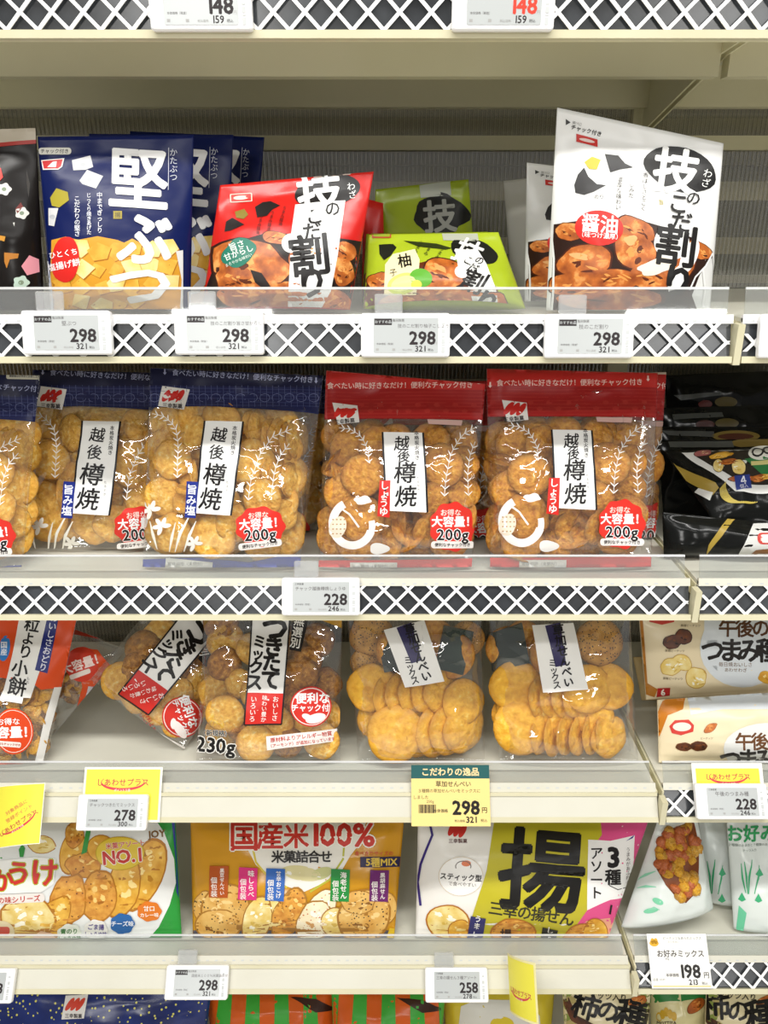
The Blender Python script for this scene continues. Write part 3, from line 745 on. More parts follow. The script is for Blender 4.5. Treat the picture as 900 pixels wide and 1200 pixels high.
title(A, b, [('技', 655, 250, 205, .04, '#f2f2f0', 6), ('の', 712, 318, 72, .02, '#171413', 8), ('こ', 632, 350, 82, .03, '#171413', 5), ('だ', 622, 418, 88, .03, '#171413', 5), ('割', 610, 522, 190, .042, '#171413', 5), ('り', 622, 640, 150, .05, '#171413', 5)], rot=-6)
A.text('わざ', 796, 238, 38, '#f2f2f0', 3, v=True, rot=-8)
for x, y in ((392, 388), (440, 372), (492, 350)): A.text('うまみ醤油', x, y, 18, '#3a0d0a', 2, v=True, rot=14)
b.flush('lettering', label='white and black brush lettering')

def lime(label):
    b = Bag('snack_pouch', label, (432, 275), (584, 272), 426, 616, 0.052, Z2, lean=30, T=.03, film=film('#a3b524', 'lime_film'), group='lime citrus cracker pouches', seed=41)
    A = b.art; A.tf = zoomed(410, 160, 3.75)
    A.poly([(40, 830), (75, 640), (180, 590), (300, 560), (360, 545), (480, 570), (640, 660), (720, 830)], '#5d250c', 1)
    for i, (x, y, rx, ry, r) in enumerate(((415, 600, 95, 60, 15), (130, 640, 55, 40, 0), (380, 700, 120, 60, 0), (520, 730, 90, 60, 0), (640, 740, 60, 50, 30), (240, 740, 120, 50, 0))): food(A, x, y, rx, ry, 'food_soy', r, 2, seed=i + 4, edge='#3a1408', hi='#dc9a5a' if i == 0 else None); b.flush('printed_cracker')
    A.rr(98, 390, 182, 448, 4, '#b5452a', 1, rot=2); A.rr(104, 396, 176, 442, 3, '#8f9d24', 2, rot=2); b.flush('logo')
    A.poly([(404, 428), (560, 428), (566, 462), (410, 460)], '#a9ac9c', 1); b.flush('grey_tab')
    A.poly([(128, 478), (190, 476), (205, 490), (180, 525), (150, 545), (130, 520)], '#15180f', 1); A.poly([(235, 462), (380, 475), (450, 492), (420, 500), (300, 488)], '#2a330f', 1); b.flush('printed_flake')
    A.ell(545, 505, 108, 52, '#141512', 1, rot=18, wob=.05, seed=6); b.flush('black_cloud')
    A.poly([(462, 505), (560, 495), (600, 560), (640, 670), (660, 800), (560, 800), (520, 660), (480, 600)], '#ecece8', 3); A.ell(492, 596, 32, 28, '#ecece8', 3); b.flush('white_banner')
    A.poly([(188, 520), (285, 500), (306, 545), (300, 640), (290, 700), (150, 700), (155, 565)], '#eee2b2', 4)
    A.text('柚', 240, 548, 62, '#1b1712', 7, rot=-10, b=.03); A.text('子', 190, 600, 34, '#3b3420', 7, rot=-10); b.flush('cream_badge')
    A.ell(312, 625, 50, 40, '#5aa52a', 6, rot=15); A.ell(235, 650, 72, 46, '#cdd868', 5, rot=-15); A.ell(235, 650, 55, 33, '#e0e892', 6, rot=-15); A.ell(292, 655, 24, 20, '#d9cf4a', 7)
    b.flush('citrus_print')
    title(A, b, [('技', 520, 510, 120, .04, '#dededa', 5), ('の', 570, 545, 40, .03, '#171413', 5), ('こ', 520, 545, 44, .03, '#171413', 5), ('だ', 540, 580, 50, .03, '#171413', 5), ('割', 545, 640, 110, .04, '#171413', 5), ('り', 600, 730, 110, .06, '#171413', 5)], rot=20, sk=.2)
    for x, y in ((300, 490), (345, 500), (395, 515)): A.text('うまみ', x, y, 20, '#2a330f', 3, v=True, rot=30)
    b.flush('lettering', label='black and white brush lettering')
    return b
b = lime('lime green pouch slumped at the front, citrus slice printed on it')
b.copy('lime green pouch just behind the slumped one, only its top strip showing', (-0.004, 0.0), 0.066, rot=0, sc=1.0)
g = Bag('snack_pouch', 'lime green pouch standing upright at the back, black cloud emblem at its top', (440, 222), (549, 210), 436, 560, 0.20, Z2, lean=4, T=.03, film=film('#8fa01f', 'lime_film_shaded'), group='lime citrus cracker pouches', seed=43)  # same lime film, its colour darkened for the shade at the back
A = g.art; A.tf = zoomed(410, 160, 3.75)
A.poly([(305, 215), (440, 195), (445, 258), (312, 270)], '#a5a99b', 1); A.ell(400, 345, 118, 92, '#101110', 1, wob=.06, seed=8)
g.flush('printed_emblems'); A.text('技', 395, 350, 150, '#8f9088', 3, b=.045, rot=-4); g.flush('lettering')  # white character greyed for the same shade
# small red corner of a pouch fallen between
r_ = Bag('snack_pouch', 'red pouch fallen flat behind the tilted red one, a corner showing beside lime', (425, 232), (449, 238), 424, 452, 0.165, Z2, lean=10, T=.012, film='red_film', seed=45, nu=10, nv=12)

def white(label):
    b = Bag('snack_pouch', label, (653, 126), (848, 168), 640, 832, 0.050, Z2, lean=7, T=.032, film=film('#ececea', 'white_film'), group='white soy cracker pouches', seed=51)
    A = b.art; A.tf = zoomed(620, 110, 3.214)
    A.poly([(92, 492), (180, 480), (300, 466), (420, 478), (520, 505), (620, 545), (690, 595), (640, 680), (610, 760), (640, 830), (80, 830)], '#2a140a', 1)
    for i, (x, y, rx, ry, r) in enumerate(((150, 520, 50, 35, 0), (400, 510, 80, 40, 25), (210, 630, 105, 62, -8), (395, 580, 70, 95, -35), (640, 590, 50, 30, 30), (320, 700, 100, 40, 0), (460, 690, 90, 50, 0), (160, 720, 90, 45, 0), (560, 640, 60, 80, 20), (300, 770, 200, 50, 0))):
        food(A, x, y, rx, ry, 'food_soy', r, 2, seed=i + 14, edge='#4a1d0a', hi='#e5ad70' if i in (2, 3) else None); b.flush('printed_cracker')
    A.ell(480, 650, 70, 30, '#f0e2cf', 6, rot=-15, wob=.1, seed=2)
    b.flush('snack_photo')
    A.poly([(138, 95), (138, 118), (156, 108)], '#333333', 1)
    A.poly([(178, 150), (258, 172), (258, 200), (178, 180)], '#c9302a', 1); A.ell(218, 176, 30, 6, '#ead2cc', 2, rot=13); b.flush('logo')
    for P, c in (([(285, 226), (335, 232), (360, 262), (392, 278), (345, 284), (305, 296), (295, 262)], '#1c1a1b'), ([(168, 345), (182, 305), (206, 278), (222, 312), (255, 340), (290, 344), (240, 370), (205, 382), (172, 374)], '#1c1a1b'), ([(207, 258), (237, 236), (270, 248), (255, 285), (225, 283)], '#c5b52a')): A.poly(P, c, 1); b.flush('printed_flake')
    A.ell(568, 285, 140, 82, '#171616', 1, rot=16, wob=.06, seed=9); b.flush('black_cloud')
    A.ell(535, 560, 66, 66, '#f0efec', 5); A.ell(600, 615, 28, 70, '#f0efec', 5, rot=25); A.ell(555, 700, 30, 60, '#f0efec', 5, rot=25); b.flush('letter_halo')
    A.ell(262, 506, 92, 66, '#d62a22', 6, rot=4); A.text('醤油', 265, 490, 72, '#ffffff', 8, b=.03, rot=4); A.text('（味つけ濃厚）', 265, 534, 24, '#ffffff', 8, rot=4, b=.01); b.flush('red_badge')
    title(A, b, [('技', 552, 292, 178, .05, '#f2f2f0', 3), ('の', 618, 392, 58, .02, '#171413', 7), ('こ', 562, 412, 84, .03, '#171413', 7), ('だ', 572, 482, 84, .03, '#171413', 7), ('割', 550, 572, 165, .042, '#171413', 7), ('り', 556, 705, 130, .065, '#171413', 7)], rot=8)
    A.text('わざ', 668, 318, 36, '#f2f2f0', 3, v=True, rot=14)
    A.text('チャック付き', 216, 138, 20, '#333333', 2, rot=14, b=.03); A.text('開け口', 180, 112, 12, '#777777', 2, rot=14)
    for st, x, y in (('濃厚な味わい', 338, 375), ('しみた', 384, 362), ('香ばしさとこく', 432, 370)): A.text(st, x, y, 22, '#44403d', 2, v=True, rot=4, sp=.95)
    A.text('旨', 496, 408, 22, '#b8a840', 2); A.text('のり', 262, 388, 20, '#44403d', 2)
    b.flush('lettering', label='black brush lettering')
    for P in ([(600, 740), (622, 690), (660, 650), (690, 600)], [(690, 600), (700, 680), (694, 740), (700, 800)], [(650, 660), (660, 740), (652, 800)]): A.stroke(P, 6, '#f4f4f2', 6)
    A.stroke([(80, 500), (92, 620), (90, 740), (84, 820)], 8, '#e9e9e7', 6)
    b.flush('printed_swirls')
    return b
b = white('tall white pouch of soy rice crackers leaning, frontmost at the right of its shelf')
b.copy('white pouch right behind the tall white one, a black corner showing low', (-0.010, 0.005), 0.085, rot=-2, sc=.76)
w2 = Bag('snack_pouch', 'plain back of a white pouch, greyed for shade, standing far back, left of the tall white one', (590, 212), (668, 204), 600, 670, 0.235, Z2, lean=3, yaw=-14, T=.03, film=film('#cfcdc4', 'white_film_shaded'), seed=57)  # white film; shadow of the back row put into its grey colour

# ------------------------------------------------------------------ third shelf: clear zip bags with printed headers
Z3 = deck_z(3) + 0.003
ZIPS = [(0, .16), (.06, .45), (.16, .9), (.3, 1), (.45, 1), (.62, .85), (.76, .42), (.84, .1), (.9, 0), (1, 0)]
def sprig(A, pts, size, mat='#f6f6f2', z=3, every=1.0, both=True, w=2.2):
    """white printed grass: stem with paired leaves"""
    P = np.array(pts, float); d = np.r_[0, np.cumsum(np.linalg.norm(np.diff(P, axis=0), axis=1))]
    n = max(3, int(d[-1] / (size * every))); t = np.linspace(0, d[-1], n)
    X = np.interp(t, d, P[:, 0]); Y = np.interp(t, d, P[:, 1]); A.stroke(list(zip(X, Y)), w, mat, z)
    for i in range(n - 1):
        a = math.atan2(Y[i + 1] - Y[i], X[i + 1] - X[i])
        for sg in ((1, -1) if both else (1,)):
            e = a + sg * 2.35; x1 = X[i + 1] + math.cos(e) * size; y1 = Y[i + 1] + math.sin(e) * size
            A.stroke([(X[i + 1], Y[i + 1]), ((X[i + 1] + x1) / 2 + sg * 1.5, (Y[i + 1] + y1) / 2), (x1, y1)], [w, w * 2.2, w * .8], mat, z)

def fill_discs(b, kind, x0, y0, x1, y1, r, seed, depth=.016, skip=None, name='rice_cracker', ztilt=30):
    """back rows of crackers that fill the bag"""
    R = random.Random(seed); n = 0
    y = y0
    while y < y1:
        x = x0 + R.uniform(0, r * .5)
        while x < x1:
            b.piece(name, R.choice(DISC[kind]), x + R.uniform(-4, 4), y + R.uniform(-4, 4), r * R.uniform(.92, 1.05), depth + R.uniform(0, .005), rx=R.uniform(-22, 22), rz=R.uniform(-ztilt, ztilt), ry=R.uniform(0, 360))
            x += r * 1.45; n += 1
        y += r * 1.3

def cracker_bag(kind, label, ox, oy, tl, tr, bl, br, Y, seed, yaw=0, lean=18, full=True, dz=0.0, sway=0):
    """ox, oy: photo pixel of the crop origin in which the print is laid out (3.6375 px per photo pixel)"""
    K = 3.6375
    blue = kind == 'blue'
    b = Bag('cracker_bag', label, tl, tr, bl, br, Y, Z3 + dz, lean=lean, yaw=yaw, T=.034, prof=ZIPS, back=.55, film='clear_film', group='clear zip bags with %s headers' % kind, seed=seed, wr=.0028, nu=64, nv=76)
    A = b.art; A.tf = zoomed(ox, oy, K)
    R = random.Random(seed)
    hd, hd2, tx, foot = (('#0e1238', '#1b2150', '#a8aed4', '#26389c') if blue else ('#c02620', '#a01c1c', '#f6d2ca', '#dc2e28'))
    # header
    A.poly([(-300, 20), (1200, 20), (1200, 165), (600, 158), (-300, 150)], hd, 1)
    if blue: A.text('食べたい時に好きなだけ！便利なチャック付き', 490, 112, 29, tx, 3, rot=3, b=.015, sp=.99); A.rr(632, 62, 836, 86, 8, '#c8c5b4', 2, rot=1); A.text('開封後はお早めにお召し上がりください', 735, 74, 10, '#333344', 3, rot=1, b=.03)
    else: A.text('食べたい時に好きなだけ！便利なチャック付き', 425, 140, 30, tx, 3, rot=-.5, b=.015, sp=.99); A.rr(580, 62, 780, 90, 9, '#dcc9b8', 2, rot=1); A.text('開封後はお早めにお召し上がりください', 682, 76, 10, '#55302a', 3, rot=1, b=.03)
    for x, y in (((158, 94), (802, 130)) if blue else ((88, 150), (760, 122))):
        A.rect(x - 3, y - 12, x + 3, y + 4, tx, 3); A.poly([(x - 8, y + 3), (x + 8, y + 3), (x, y + 13)], tx, 3)
    hdr = b.flush('header')
    if blue:
        A.poly([(-300, 150), (600, 158), (1200, 165), (1200, 300), (820, 275), (700, 262), (520, 250), (330, 240), (60, 246), (-300, 250)], hd2, 1)
        for x in range(-60, 900, 26): A.stroke([(x, 152), (x + 2, 200), (x + 4, 244)], 1.6, '#5a618f', 2)
        for y in range(162, 246, 14): A.stroke([(-60, y), (300, y + 2), (600, y + 6), (900, y + 12)], 1.4, '#4a5184', 2)
        for x in range(-40, 880, 52): A.ring(x, 205, 22, 18, 2, '#6f76a4', 2, n=8)
    else:
        A.poly([(-300, 150), (600, 158), (1200, 165), (1200, 300), (640, 285), (300, 283), (-300, 290)], hd2, 1)
        for y in range(170, 282, 15): A.stroke([(0, y), (300, y + 2), (600, y), (860, y + 2)], 2.2, '#b5322c', 2)
        for x in range(20, 860, 40): A.ell(x, 225 + (x // 40 % 2) * 26, 13, 10, '#ad2b27', 2.5, n=8)
        A.poly([(540, 286), (690, 290), (685, 312), (545, 306)], '#c9a49c', 1)
    b.flush('header_pattern')
    # corner logo
    if blue: lx, ly = 0, 0
    else: lx, ly = 0, 60
    A.poly([(150 + lx, 155 + ly), (266 + lx, 170 + ly), (241 + lx, 256 + ly), (130 + lx, 240 + ly)] if blue else [(137, 215), (243, 226), (252, 298), (160, 308)], '#e7e4e0', 3)
    c0 = (196, 197) if blue else (193, 252)
    for i in (-1, 0, 1): A.ell(c0[0] + i * 27, c0[1] + i * 2, 13, 33, '#c9251f', 4, rot=38, n=14)
    A.text('三幸製菓', c0[0] - 4, c0[1] + 42, 22, '#2a2020', 5, b=.03, rot=4 if blue else -6)
    b.flush('logo')
    # name label
    if blue:
        A.poly([(330, 303), (492, 306), (443, 706), (284, 696)], '#f2f2f0', 4); A.stroke([(328, 303), (306, 500), (282, 696)], 8, '#18161c', 5); A.stroke([(492, 306), (468, 505), (441, 706)], 8, '#18161c', 5)
        T = [('越', 392, 362, 66), ('後', 381, 436, 66), ('樽', 372, 530, 100), ('焼', 354, 634, 100)]; rt = 5; sm = (452, 386); furi = (424, 590)
    else:
        A.poly([(352, 340), (522, 343), (541, 682), (366, 674)], '#f2f2f0', 4); A.stroke([(350, 340), (358, 500), (366, 674)], 8, '#18161c', 5); A.stroke([(522, 343), (533, 505), (541, 682)], 8, '#18161c', 5)
        T = [('越', 432, 388, 66), ('後', 440, 442, 56), ('樽', 446, 512, 96), ('焼', 450, 612, 96)]; rt = -2; sm = (496, 396); furi = (502, 560)
    for ch, x, y, s_ in T: A.text(ch, x, y, s_, '#1b181a', 6, b=.022, rot=rt, sk=.12)
    A.text('本格炭火焼き', sm[0], sm[1], 21, '#2a2426', 6, v=True, rot=rt, b=.02); A.text('たるやき', furi[0], furi[1], 13, '#777777', 6, v=True, rot=rt, sp=1.3)
    b.flush('name_label', label='white name label with black brush writing')
    # flavour tab
    if blue: A.poly([(250, 560), (300, 563), (288, 718), (241, 715)], '#1c2e86', 6); A.text('旨み塩', 269, 640, 44, '#f2f4ff', 8, v=True, rot=4, b=.035, sp=1.02)
    else: A.poly([(338, 546), (384, 545), (380, 704), (328, 698)], '#d22a22', 6); A.text('しょうゆ', 357, 622, 40, '#fff4f0', 8, v=True, rot=2, b=.03, sp=.93)
    b.flush('flavour_tab')
    # value badge
    bx, by = (566, 752) if blue else (648, 742)
    A.ell(bx, by, 104 if blue else 96, 84 if blue else 104, '#e0342a', 6, wob=.045, k=9, n=54)
    A.text('お得な', bx - 8, by - 48 if blue else by - 60, 30, '#ffe9e0', 8, rot=-4 if blue else 0, b=.02); A.text('大容量！', bx + 6, by - 14 if blue else by - 22, 48, '#ffffff', 8, rot=-4 if blue else 0, b=.05)
    A.text('200g', bx + 2, by + 34, 66, '#ffffff', 7.4, b=.11, rot=-4 if blue else 0); A.text('200g', bx + 2, by + 34, 66, '#1b1516', 8.4, b=.035, rot=-4 if blue else 0)
    A.rr(bx - 92, by + 62, bx + 92, by + 92, 12, '#f6f2ee', 8, rot=-7 if blue else 0); A.text('便利なチャック付き', bx, by + 77, 17, '#2a2020', 10, b=.03, rot=-7 if blue else 0)
    b.flush('value_badge', label='red scalloped badge with weight')
    # white plant prints
    if blue:
        sprig(A, [(105, 272), (160, 285), (205, 330), (218, 420), (212, 545)], 24); b.flush('printed_sprig')
        sprig(A, [(700, 338), (620, 370), (560, 450), (525, 560), (515, 640)], 26); b.flush('printed_sprig')
        sprig(A, [(690, 400), (650, 450), (625, 520), (612, 620)], 26); b.flush('printed_sprig')
        for cx, cy, q in ((100, 682, 40), (146, 752, 38), (284, 826, 34)):
            for a in (90, 210, 330, 150, 30):
                rr = math.radians(a + q); A.ell(cx + math.cos(rr) * q * .55, cy - math.sin(rr) * q * .55, q * .52, q * .24, '#f4f2ea', 4, rot=-(a + q), n=14)
            b.flush('printed_iris')
        for P in ([(205, 860), (225, 780), (265, 700)], [(180, 860), (190, 800), (205, 735)], [(240, 860), (262, 790), (290, 730)], [(128, 850), (110, 790), (95, 730)]): A.stroke(P, [3, 13, 3], '#f0eee2', 4)
        b.flush('printed_blades')
    else:
        sprig(A, [(165, 322), (215, 328), (262, 360), (290, 420), (292, 470)], 22); b.flush('printed_sprig')
        sprig(A, [(750, 318), (690, 350), (640, 430), (618, 540), (612, 612)], 25); b.flush('printed_sprig')
        sprig(A, [(745, 380), (722, 440), (712, 520), (716, 610)], 25); b.flush('printed_sprig')
        A.ring(222, 730, 84, 92, 34, '#f4f2ee', 4, a0=20, a1=245, n=26); A.ring(240, 738, 66, 80, 26, '#f4f2ee', 4.3, a0=-15, a1=70, n=14); A.ell(160, 745, 38, 44, '#e8dcc8', 4.5, wob=.1, seed=3)
        A.ell(266, 630, 36, 18, '#f4f2ee', 4.2, wob=.1, seed=5); A.ell(336, 836, 42, 24, '#f4f2ee', 4.2, wob=.1, k=3)
        A.stroke([(160, 655), (210, 690), (250, 745)], 8, '#f4f2ee', 5); b.flush('printed_crest')
        for i in range(16): A.ell(140 + (i % 4) * 16, 712 + (i // 4) * 20, 4, 3, '#b08a58', 6, n=6)
        b.flush('crest_grain')
    # foot of the bag behind the guard
    A.poly([(-300, 905 if blue else 886), (300, 885), (520, 905 if blue else 882), (640, 880), (1200, 860), (1200, 1050), (-300, 1050)], foot, 1); b.flush('printed_foot')
    fx = 260 if blue else 312
    A.rect(fx - 100, 895, fx + 100, 950, '#efece6', 3, rot=6 if blue else 0); A.text('賞味期限（未開封）', fx - 10, 912, 18, '#8a8a86', 4); A.text('2024.06.23', fx, 936, 22, '#8a8a86', 4); b.flush('date_sticker')
    # crackers
    cm = 'cracker_salt' if blue else 'cracker_soy'
    def pc(x, y, r, depth=.008, rx=0, rz=0): b.piece('rice_cracker', R.choice(DISC[cm]), ox + x / K, oy + y / K, r / K, depth, rx=rx + R.uniform(-4, 4), rz=rz + R.uniform(-5, 5), ry=R.uniform(0, 360))
    j = lambda: R.uniform(-8, 8)
    if blue:
        L = [(178, 466, 86, .008, 0, 0), (140, 632, 84, .009, 0, 8), (168, 782, 90, .007, 0, -4), (362, 802, 100, .005, 0, 0), (520, 480, 104, .010, 0, 12), (565, 640, 88, .009, 10, 0), (255, 345, 86, .011, 30, 0), (280, 280, 86, .014, 40, 0), (400, 290, 84, .016, 30, 0), (440, 740, 84, .012, 0, 30), (560, 830, 84, .012, 0, 0), (650, 700, 72, .012, 0, 20)]
        L += [(605 + 27 * i, 365 + 4 * i, 86, .012 - .001 * i, 0, 62) for i in range(5)] + [(600 + 26 * i, 530 + 10 * i, 86, .009, 0, 60) for i in range(5)]
        L += [(252, 545 + 38 * i, 78, .012, 66, 0) for i in range(4)] + [(560 - 20 * i, 330, 84, .018, 15, 40) for i in range(2)]
    else:
        L = [(205, 400, 86, .011, 8, 0), (270, 530, 96, .006, 0, 0), (190, 600, 90, .010, 0, 10), (250, 705, 104, .008, 0, 0), (610, 480, 96, .008, 0, -10), (690, 470, 80, .010, 0, -25), (560, 370, 84, .014, 20, 0), (690, 590, 82, .008, 30, 0), (240, 830, 100, .006, -10, 0), (640, 790, 96, .010, 0, 0), (700, 700, 84, .010, 0, -30), (560, 640, 80, .012, 0, 0), (330, 400, 90, .014, 10, 20), (560, 760, 86, .010, -20, 20), (380, 830, 80, .008, 0, -40)]
        L += [(430 + 20 * i, 722 + 40 * i, 88, .008 + .001 * i, 58, -16) for i in range(4)] + [(150 + 10 * i, 452 + 34 * i, 80, .010, 62, 12) for i in range(4)]
    if not full: L = L[:12]
    for q in L: pc(q[0] + j(), q[1] + j(), q[2], q[3], q[4], q[5])
    cx0 = ox + (110 if blue else 130) / K; cx1 = ox + (700 if blue else 745) / K
    fill_discs(b, cm, cx0, oy + (300 if blue else 370) / K, cx1, oy + 940 / K, 25, seed + 5, depth=.026)
    return b
cracker_bag('blue', 'clear cracker bag with blue header, rightmost of the blue header row', 150, 410, (176, 431), (379, 440), 167, 352, 0.049, 61)
cracker_bag('blue', 'clear cracker bag with blue header, second from the left edge', 7, 410, (38, 433), (232, 438), 31, 205, 0.108, 67, lean=18)
cracker_bag('blue', 'clear cracker bag with blue header, cut by the left edge', -166, 421, (-150, 436), (47, 440), -150, 26, 0.049, 71, lean=18)
cracker_bag('blue', 'clear cracker bag with blue header standing behind, right side showing beside red', 178, 412, (206, 436), (397, 440), 206, 378, 0.175, 73, lean=12, full=False)
cracker_bag('red', 'clear cracker bag with red header, beside the black packets', 550, 410, (570, 432), (771, 437), 574, 763, 0.049, 81)
cracker_bag('red', 'clear cracker bag with red header, first one right of the blue headers', 352, 413, (382, 434), (569, 450), 373, 553, 0.049, 83)
cracker_bag('red', 'clear cracker bag with red header, behind the first red one', 392, 420, (420, 448), (596, 446), 420, 578, 0.150, 85, lean=10, full=False)
cracker_bag('red', 'clear cracker bag with red header, behind the one beside the black packets', 588, 414, (600, 440), (781, 436), 604, 768, 0.150, 87, lean=10, full=False)

# black packets stacked at the right
blk = film('#121312', 'black_glossy_film', rough=.18, bump=.5)
def black_packet(label, tl, tr, bl, br, Y, z, lean, seed, T=.02, art=0):
    b = Bag('nut_packet', label, tl, tr, bl, br, Y, z, lean=lean, T=T, prof=PILLOW, film=blk, group='black nut packets', seed=seed, wr=.0035, nu=34, nv=34)
    A = b.art; A.tf = zoomed(740, 420, 3.75)
    if art == 1:
        A.poly([(215, 420), (330, 412), (700, 400), (700, 600), (450, 590), (330, 500)], '#e9e9e6', 1)
        A.poly([(270, 425), (330, 410), (700, 405), (700, 560), (470, 555), (350, 480)], '#2a2420', 2); b.flush('white_panel')
        for i, (x, y, rx, ry, m) in enumerate(((310, 420, 40, 12, '#b56a6a'), (390, 432, 50, 14, 'food_gold'), (420, 462, 45, 14, 'food_soy'), (375, 480, 22, 30, 'food_pale'), (465, 485, 32, 34, 'food_pale'), (560, 528, 40, 16, 'food_soy'), (590, 520, 30, 14, 'food_gold'), (480, 535, 60, 14, 'food_soy'))): food(A, x, y, rx, ry, m, -8, 3, seed=i, edge='#3a2410'); b.flush('printed_nut')
        A.poly([(490, 448), (700, 410), (700, 515), (570, 510)], '#2f7d45', 6); A.ell(570, 418, 62, 32, '#efefe6', 7, rot=-6); A.ring(548, 418, 22, 16, 8, '#181818', 8); A.ring(596, 410, 22, 16, 8, '#181818', 8); A.rect(520, 452, 640, 470, '#d9cf8a', 8, rot=-6); b.flush('green_badge')
        A.rect(447, 520, 522, 580, '#2a3c8c', 7, rot=-12); A.text('４', 484, 542, 44, '#eef0ff', 9, b=.05, rot=-12); A.text('個入', 488, 568, 20, '#eef0ff', 9, rot=-12); b.flush('count_tab')
        for i in range(9): A.ring(440 + i * 8, 590 - i * 3, 60 + i * 5, 50 + i * 3, 3, '#b9a54a', 5, a0=60, a1=190, n=12)
        b.flush('gold_lines')
        A.poly([(92, 400), (105, 425), (360, 560), (375, 580), (350, 610), (260, 555), (130, 460)], '#a98f3c', 5); A.poly([(290, 575), (350, 600), (340, 630), (275, 590)], '#e4e4de', 6); b.flush('gold_edge')
    elif art == 2:
        A.poly([(535, 725), (700, 720), (700, 860), (465, 860)], '#d8d8d4', 1); A.rr(550, 765, 640, 815, 20, '#c8443c', 3); A.rr(560, 772, 640, 808, 16, '#eeded8', 4); A.poly([(540, 840), (640, 830), (640, 870), (500, 870)], '#8a5a2c', 3); b.flush('white_panel')
        A.poly([(455, 660), (465, 680), (400, 780), (325, 870), (340, 820), (400, 730)], '#a98f3c', 3); b.flush('gold_edge')
    elif art == 3:
        A.poly([(130, 316), (360, 320), (358, 344), (160, 336)], '#565856', 1); A.ell(455, 340, 105, 24, '#8a7438', 1); A.ell(455, 342, 80, 14, '#5a2f20', 2); b.flush('top_seal')
    elif art == 4:
        A.poly([(160, 365), (440, 362), (445, 388), (165, 388)], '#5c5f5c', 1); A.ell(560, 372, 130, 22, '#8a7438', 1); b.flush('top_seal')
    elif art == 5:
        A.poly([(180, 160), (385, 145), (388, 160), (210, 182)], '#4c4f4c', 1); A.ell(320, 200, 32, 18, '#5c2420', 1); A.ell(410, 190, 48, 24, '#5c5026', 1); b.flush('top_seal')
    elif art == 6:
        A.poly([(175, 245), (395, 235), (400, 255), (180, 268)], '#4c4f4c', 1); A.ell(320, 290, 40, 20, '#4c1f1c', 1); A.ell(415, 284, 52, 22, '#5c5026', 1); b.flush('top_seal')
    return b
black_packet('black packet upright at the back of the black row, topmost edge', (778, 440), (925, 434), 790, 935, 0.36, Z3, 6, 91, T=.014, art=5)
black_packet('black packet second from the back of the black row', (772, 478), (935, 474), 785, 940, 0.31, Z3, 8, 92, T=.014, art=6)
black_packet('black packet third from the back of the black row, grey seal', (770, 500), (935, 500), 780, 940, 0.265, Z3, 8, 93, T=.014, art=3)
black_packet('black packet with pale seal just behind the lying open-faced one', (770, 516), (935, 514), 778, 940, 0.225, Z3, 8, 94, T=.014, art=4)
black_packet('black packet lying tilted with green badge and nuts printed on its face', (777, 528), (960, 520), (842, 618), (965, 612), 0.110, Z3 + .05, 48, 95, T=.022, art=1)
black_packet('black packet lowest at the front, pale panel near the right edge', (776, 600), (958, 618), 778, 958, 0.080, Z3, 12, 96, T=.02, art=2)

# ------------------------------------------------------------------ fourth shelf
Z4 = deck_z(4) + 0.003
def orange_bag(label, corners, Y, tf, seed, lean, n=26, yaw=0):
    b = Bag('mochi_bag', label, *corners, Y, Z4, lean=lean, yaw=yaw, T=.032, prof=ZIP, film='clear_film', group='orange small mochi bags', seed=seed, wr=.002)
    A = b.art; A.tf = tf; R = random.Random(seed)
    A.poly([(-400, -60), (420, -60), (335, 430), (200, 440), (150, 400), (0, 385), (-400, 420)], '#dd4d18', 1); b.flush('header')
    A.poly([(-400, 830), (0, 790), (180, 800), (300, 760), (300, 900), (-400, 900)], '#dd4d18', 1); b.flush('printed_foot')
    A.poly([(108, 40), (240, 40), (212, 300), (152, 480), (118, 478), (112, 506), (0, 490), (22, 440), (40, 360)], '#f0efeb', 3)
    for ch, x, y, s_ in (('粒', 158, 128, 76), ('よ', 140, 195, 66), ('り', 126, 258, 74), ('小', 100, 338, 84), ('餅', 88, 425, 92)): A.text(ch, x, y, s_, '#191718', 5, b=.035, rot=10)
    A.text('もち', 140, 395, 18, '#777777', 5, v=True, rot=10); b.flush('name_label')
    A.poly([(242, 40), (292, 40), (232, 362), (172, 346)], '#1e2a78', 4); A.text('おいしさおどり', 236, 215, 40, '#e8eaf8', 6, v=True, rot=12, b=.02); b.flush('navy_tab')
    A.ell(20, 245, 27, 62, '#2f7cc4', 3, rot=8); A.text('国産', 18, 245, 34, '#f0f6ff', 5, v=True, b=.03); b.flush('blue_badge')
    A.ell(68, 640, 92, 112, '#e2481a', 4); A.ring(68, 640, 84, 103, 3, '#f6e4d8', 5)
    A.text('お得な', 45, 592, 36, '#ffffff', 6, b=.03); A.text('大容量！', 48, 645, 60, '#ffffff', 6, b=.06); A.rr(-20, 690, 100, 716, 8, '#f6efe8', 6, rot=6); A.text('便利なチャック付き', 40, 703, 13, '#c03a18', 7, b=.03, rot=6); b.flush('value_badge')
    A.poly([(262, 430), (296, 430), (240, 640), (205, 800), (165, 800), (205, 620)], '#e4e2dd', 2); b.flush('pale_edge')
    P = tf(np.array([[R.uniform(-120, 250), R.uniform(420, 800)] for _ in range(n)]))
    for x, y in P: b.piece('mochi_piece', R.choice(DISC[R.choice(('cracker_gold', 'cracker_fried', 'cracker_salt'))]), x, y, R.uniform(9, 14), R.uniform(.003, .016), rx=R.uniform(-50, 50), rz=R.uniform(-50, 50), ry=R.uniform(0, 360), squash=R.uniform(.5, .9))
    return b
orange_bag('orange topped mochi bag at the left edge, white label upright', ((-78, 719), (92, 717), -84, 54), 0.071, zoomed(0, 700, 4.09), 101, 20, n=90)
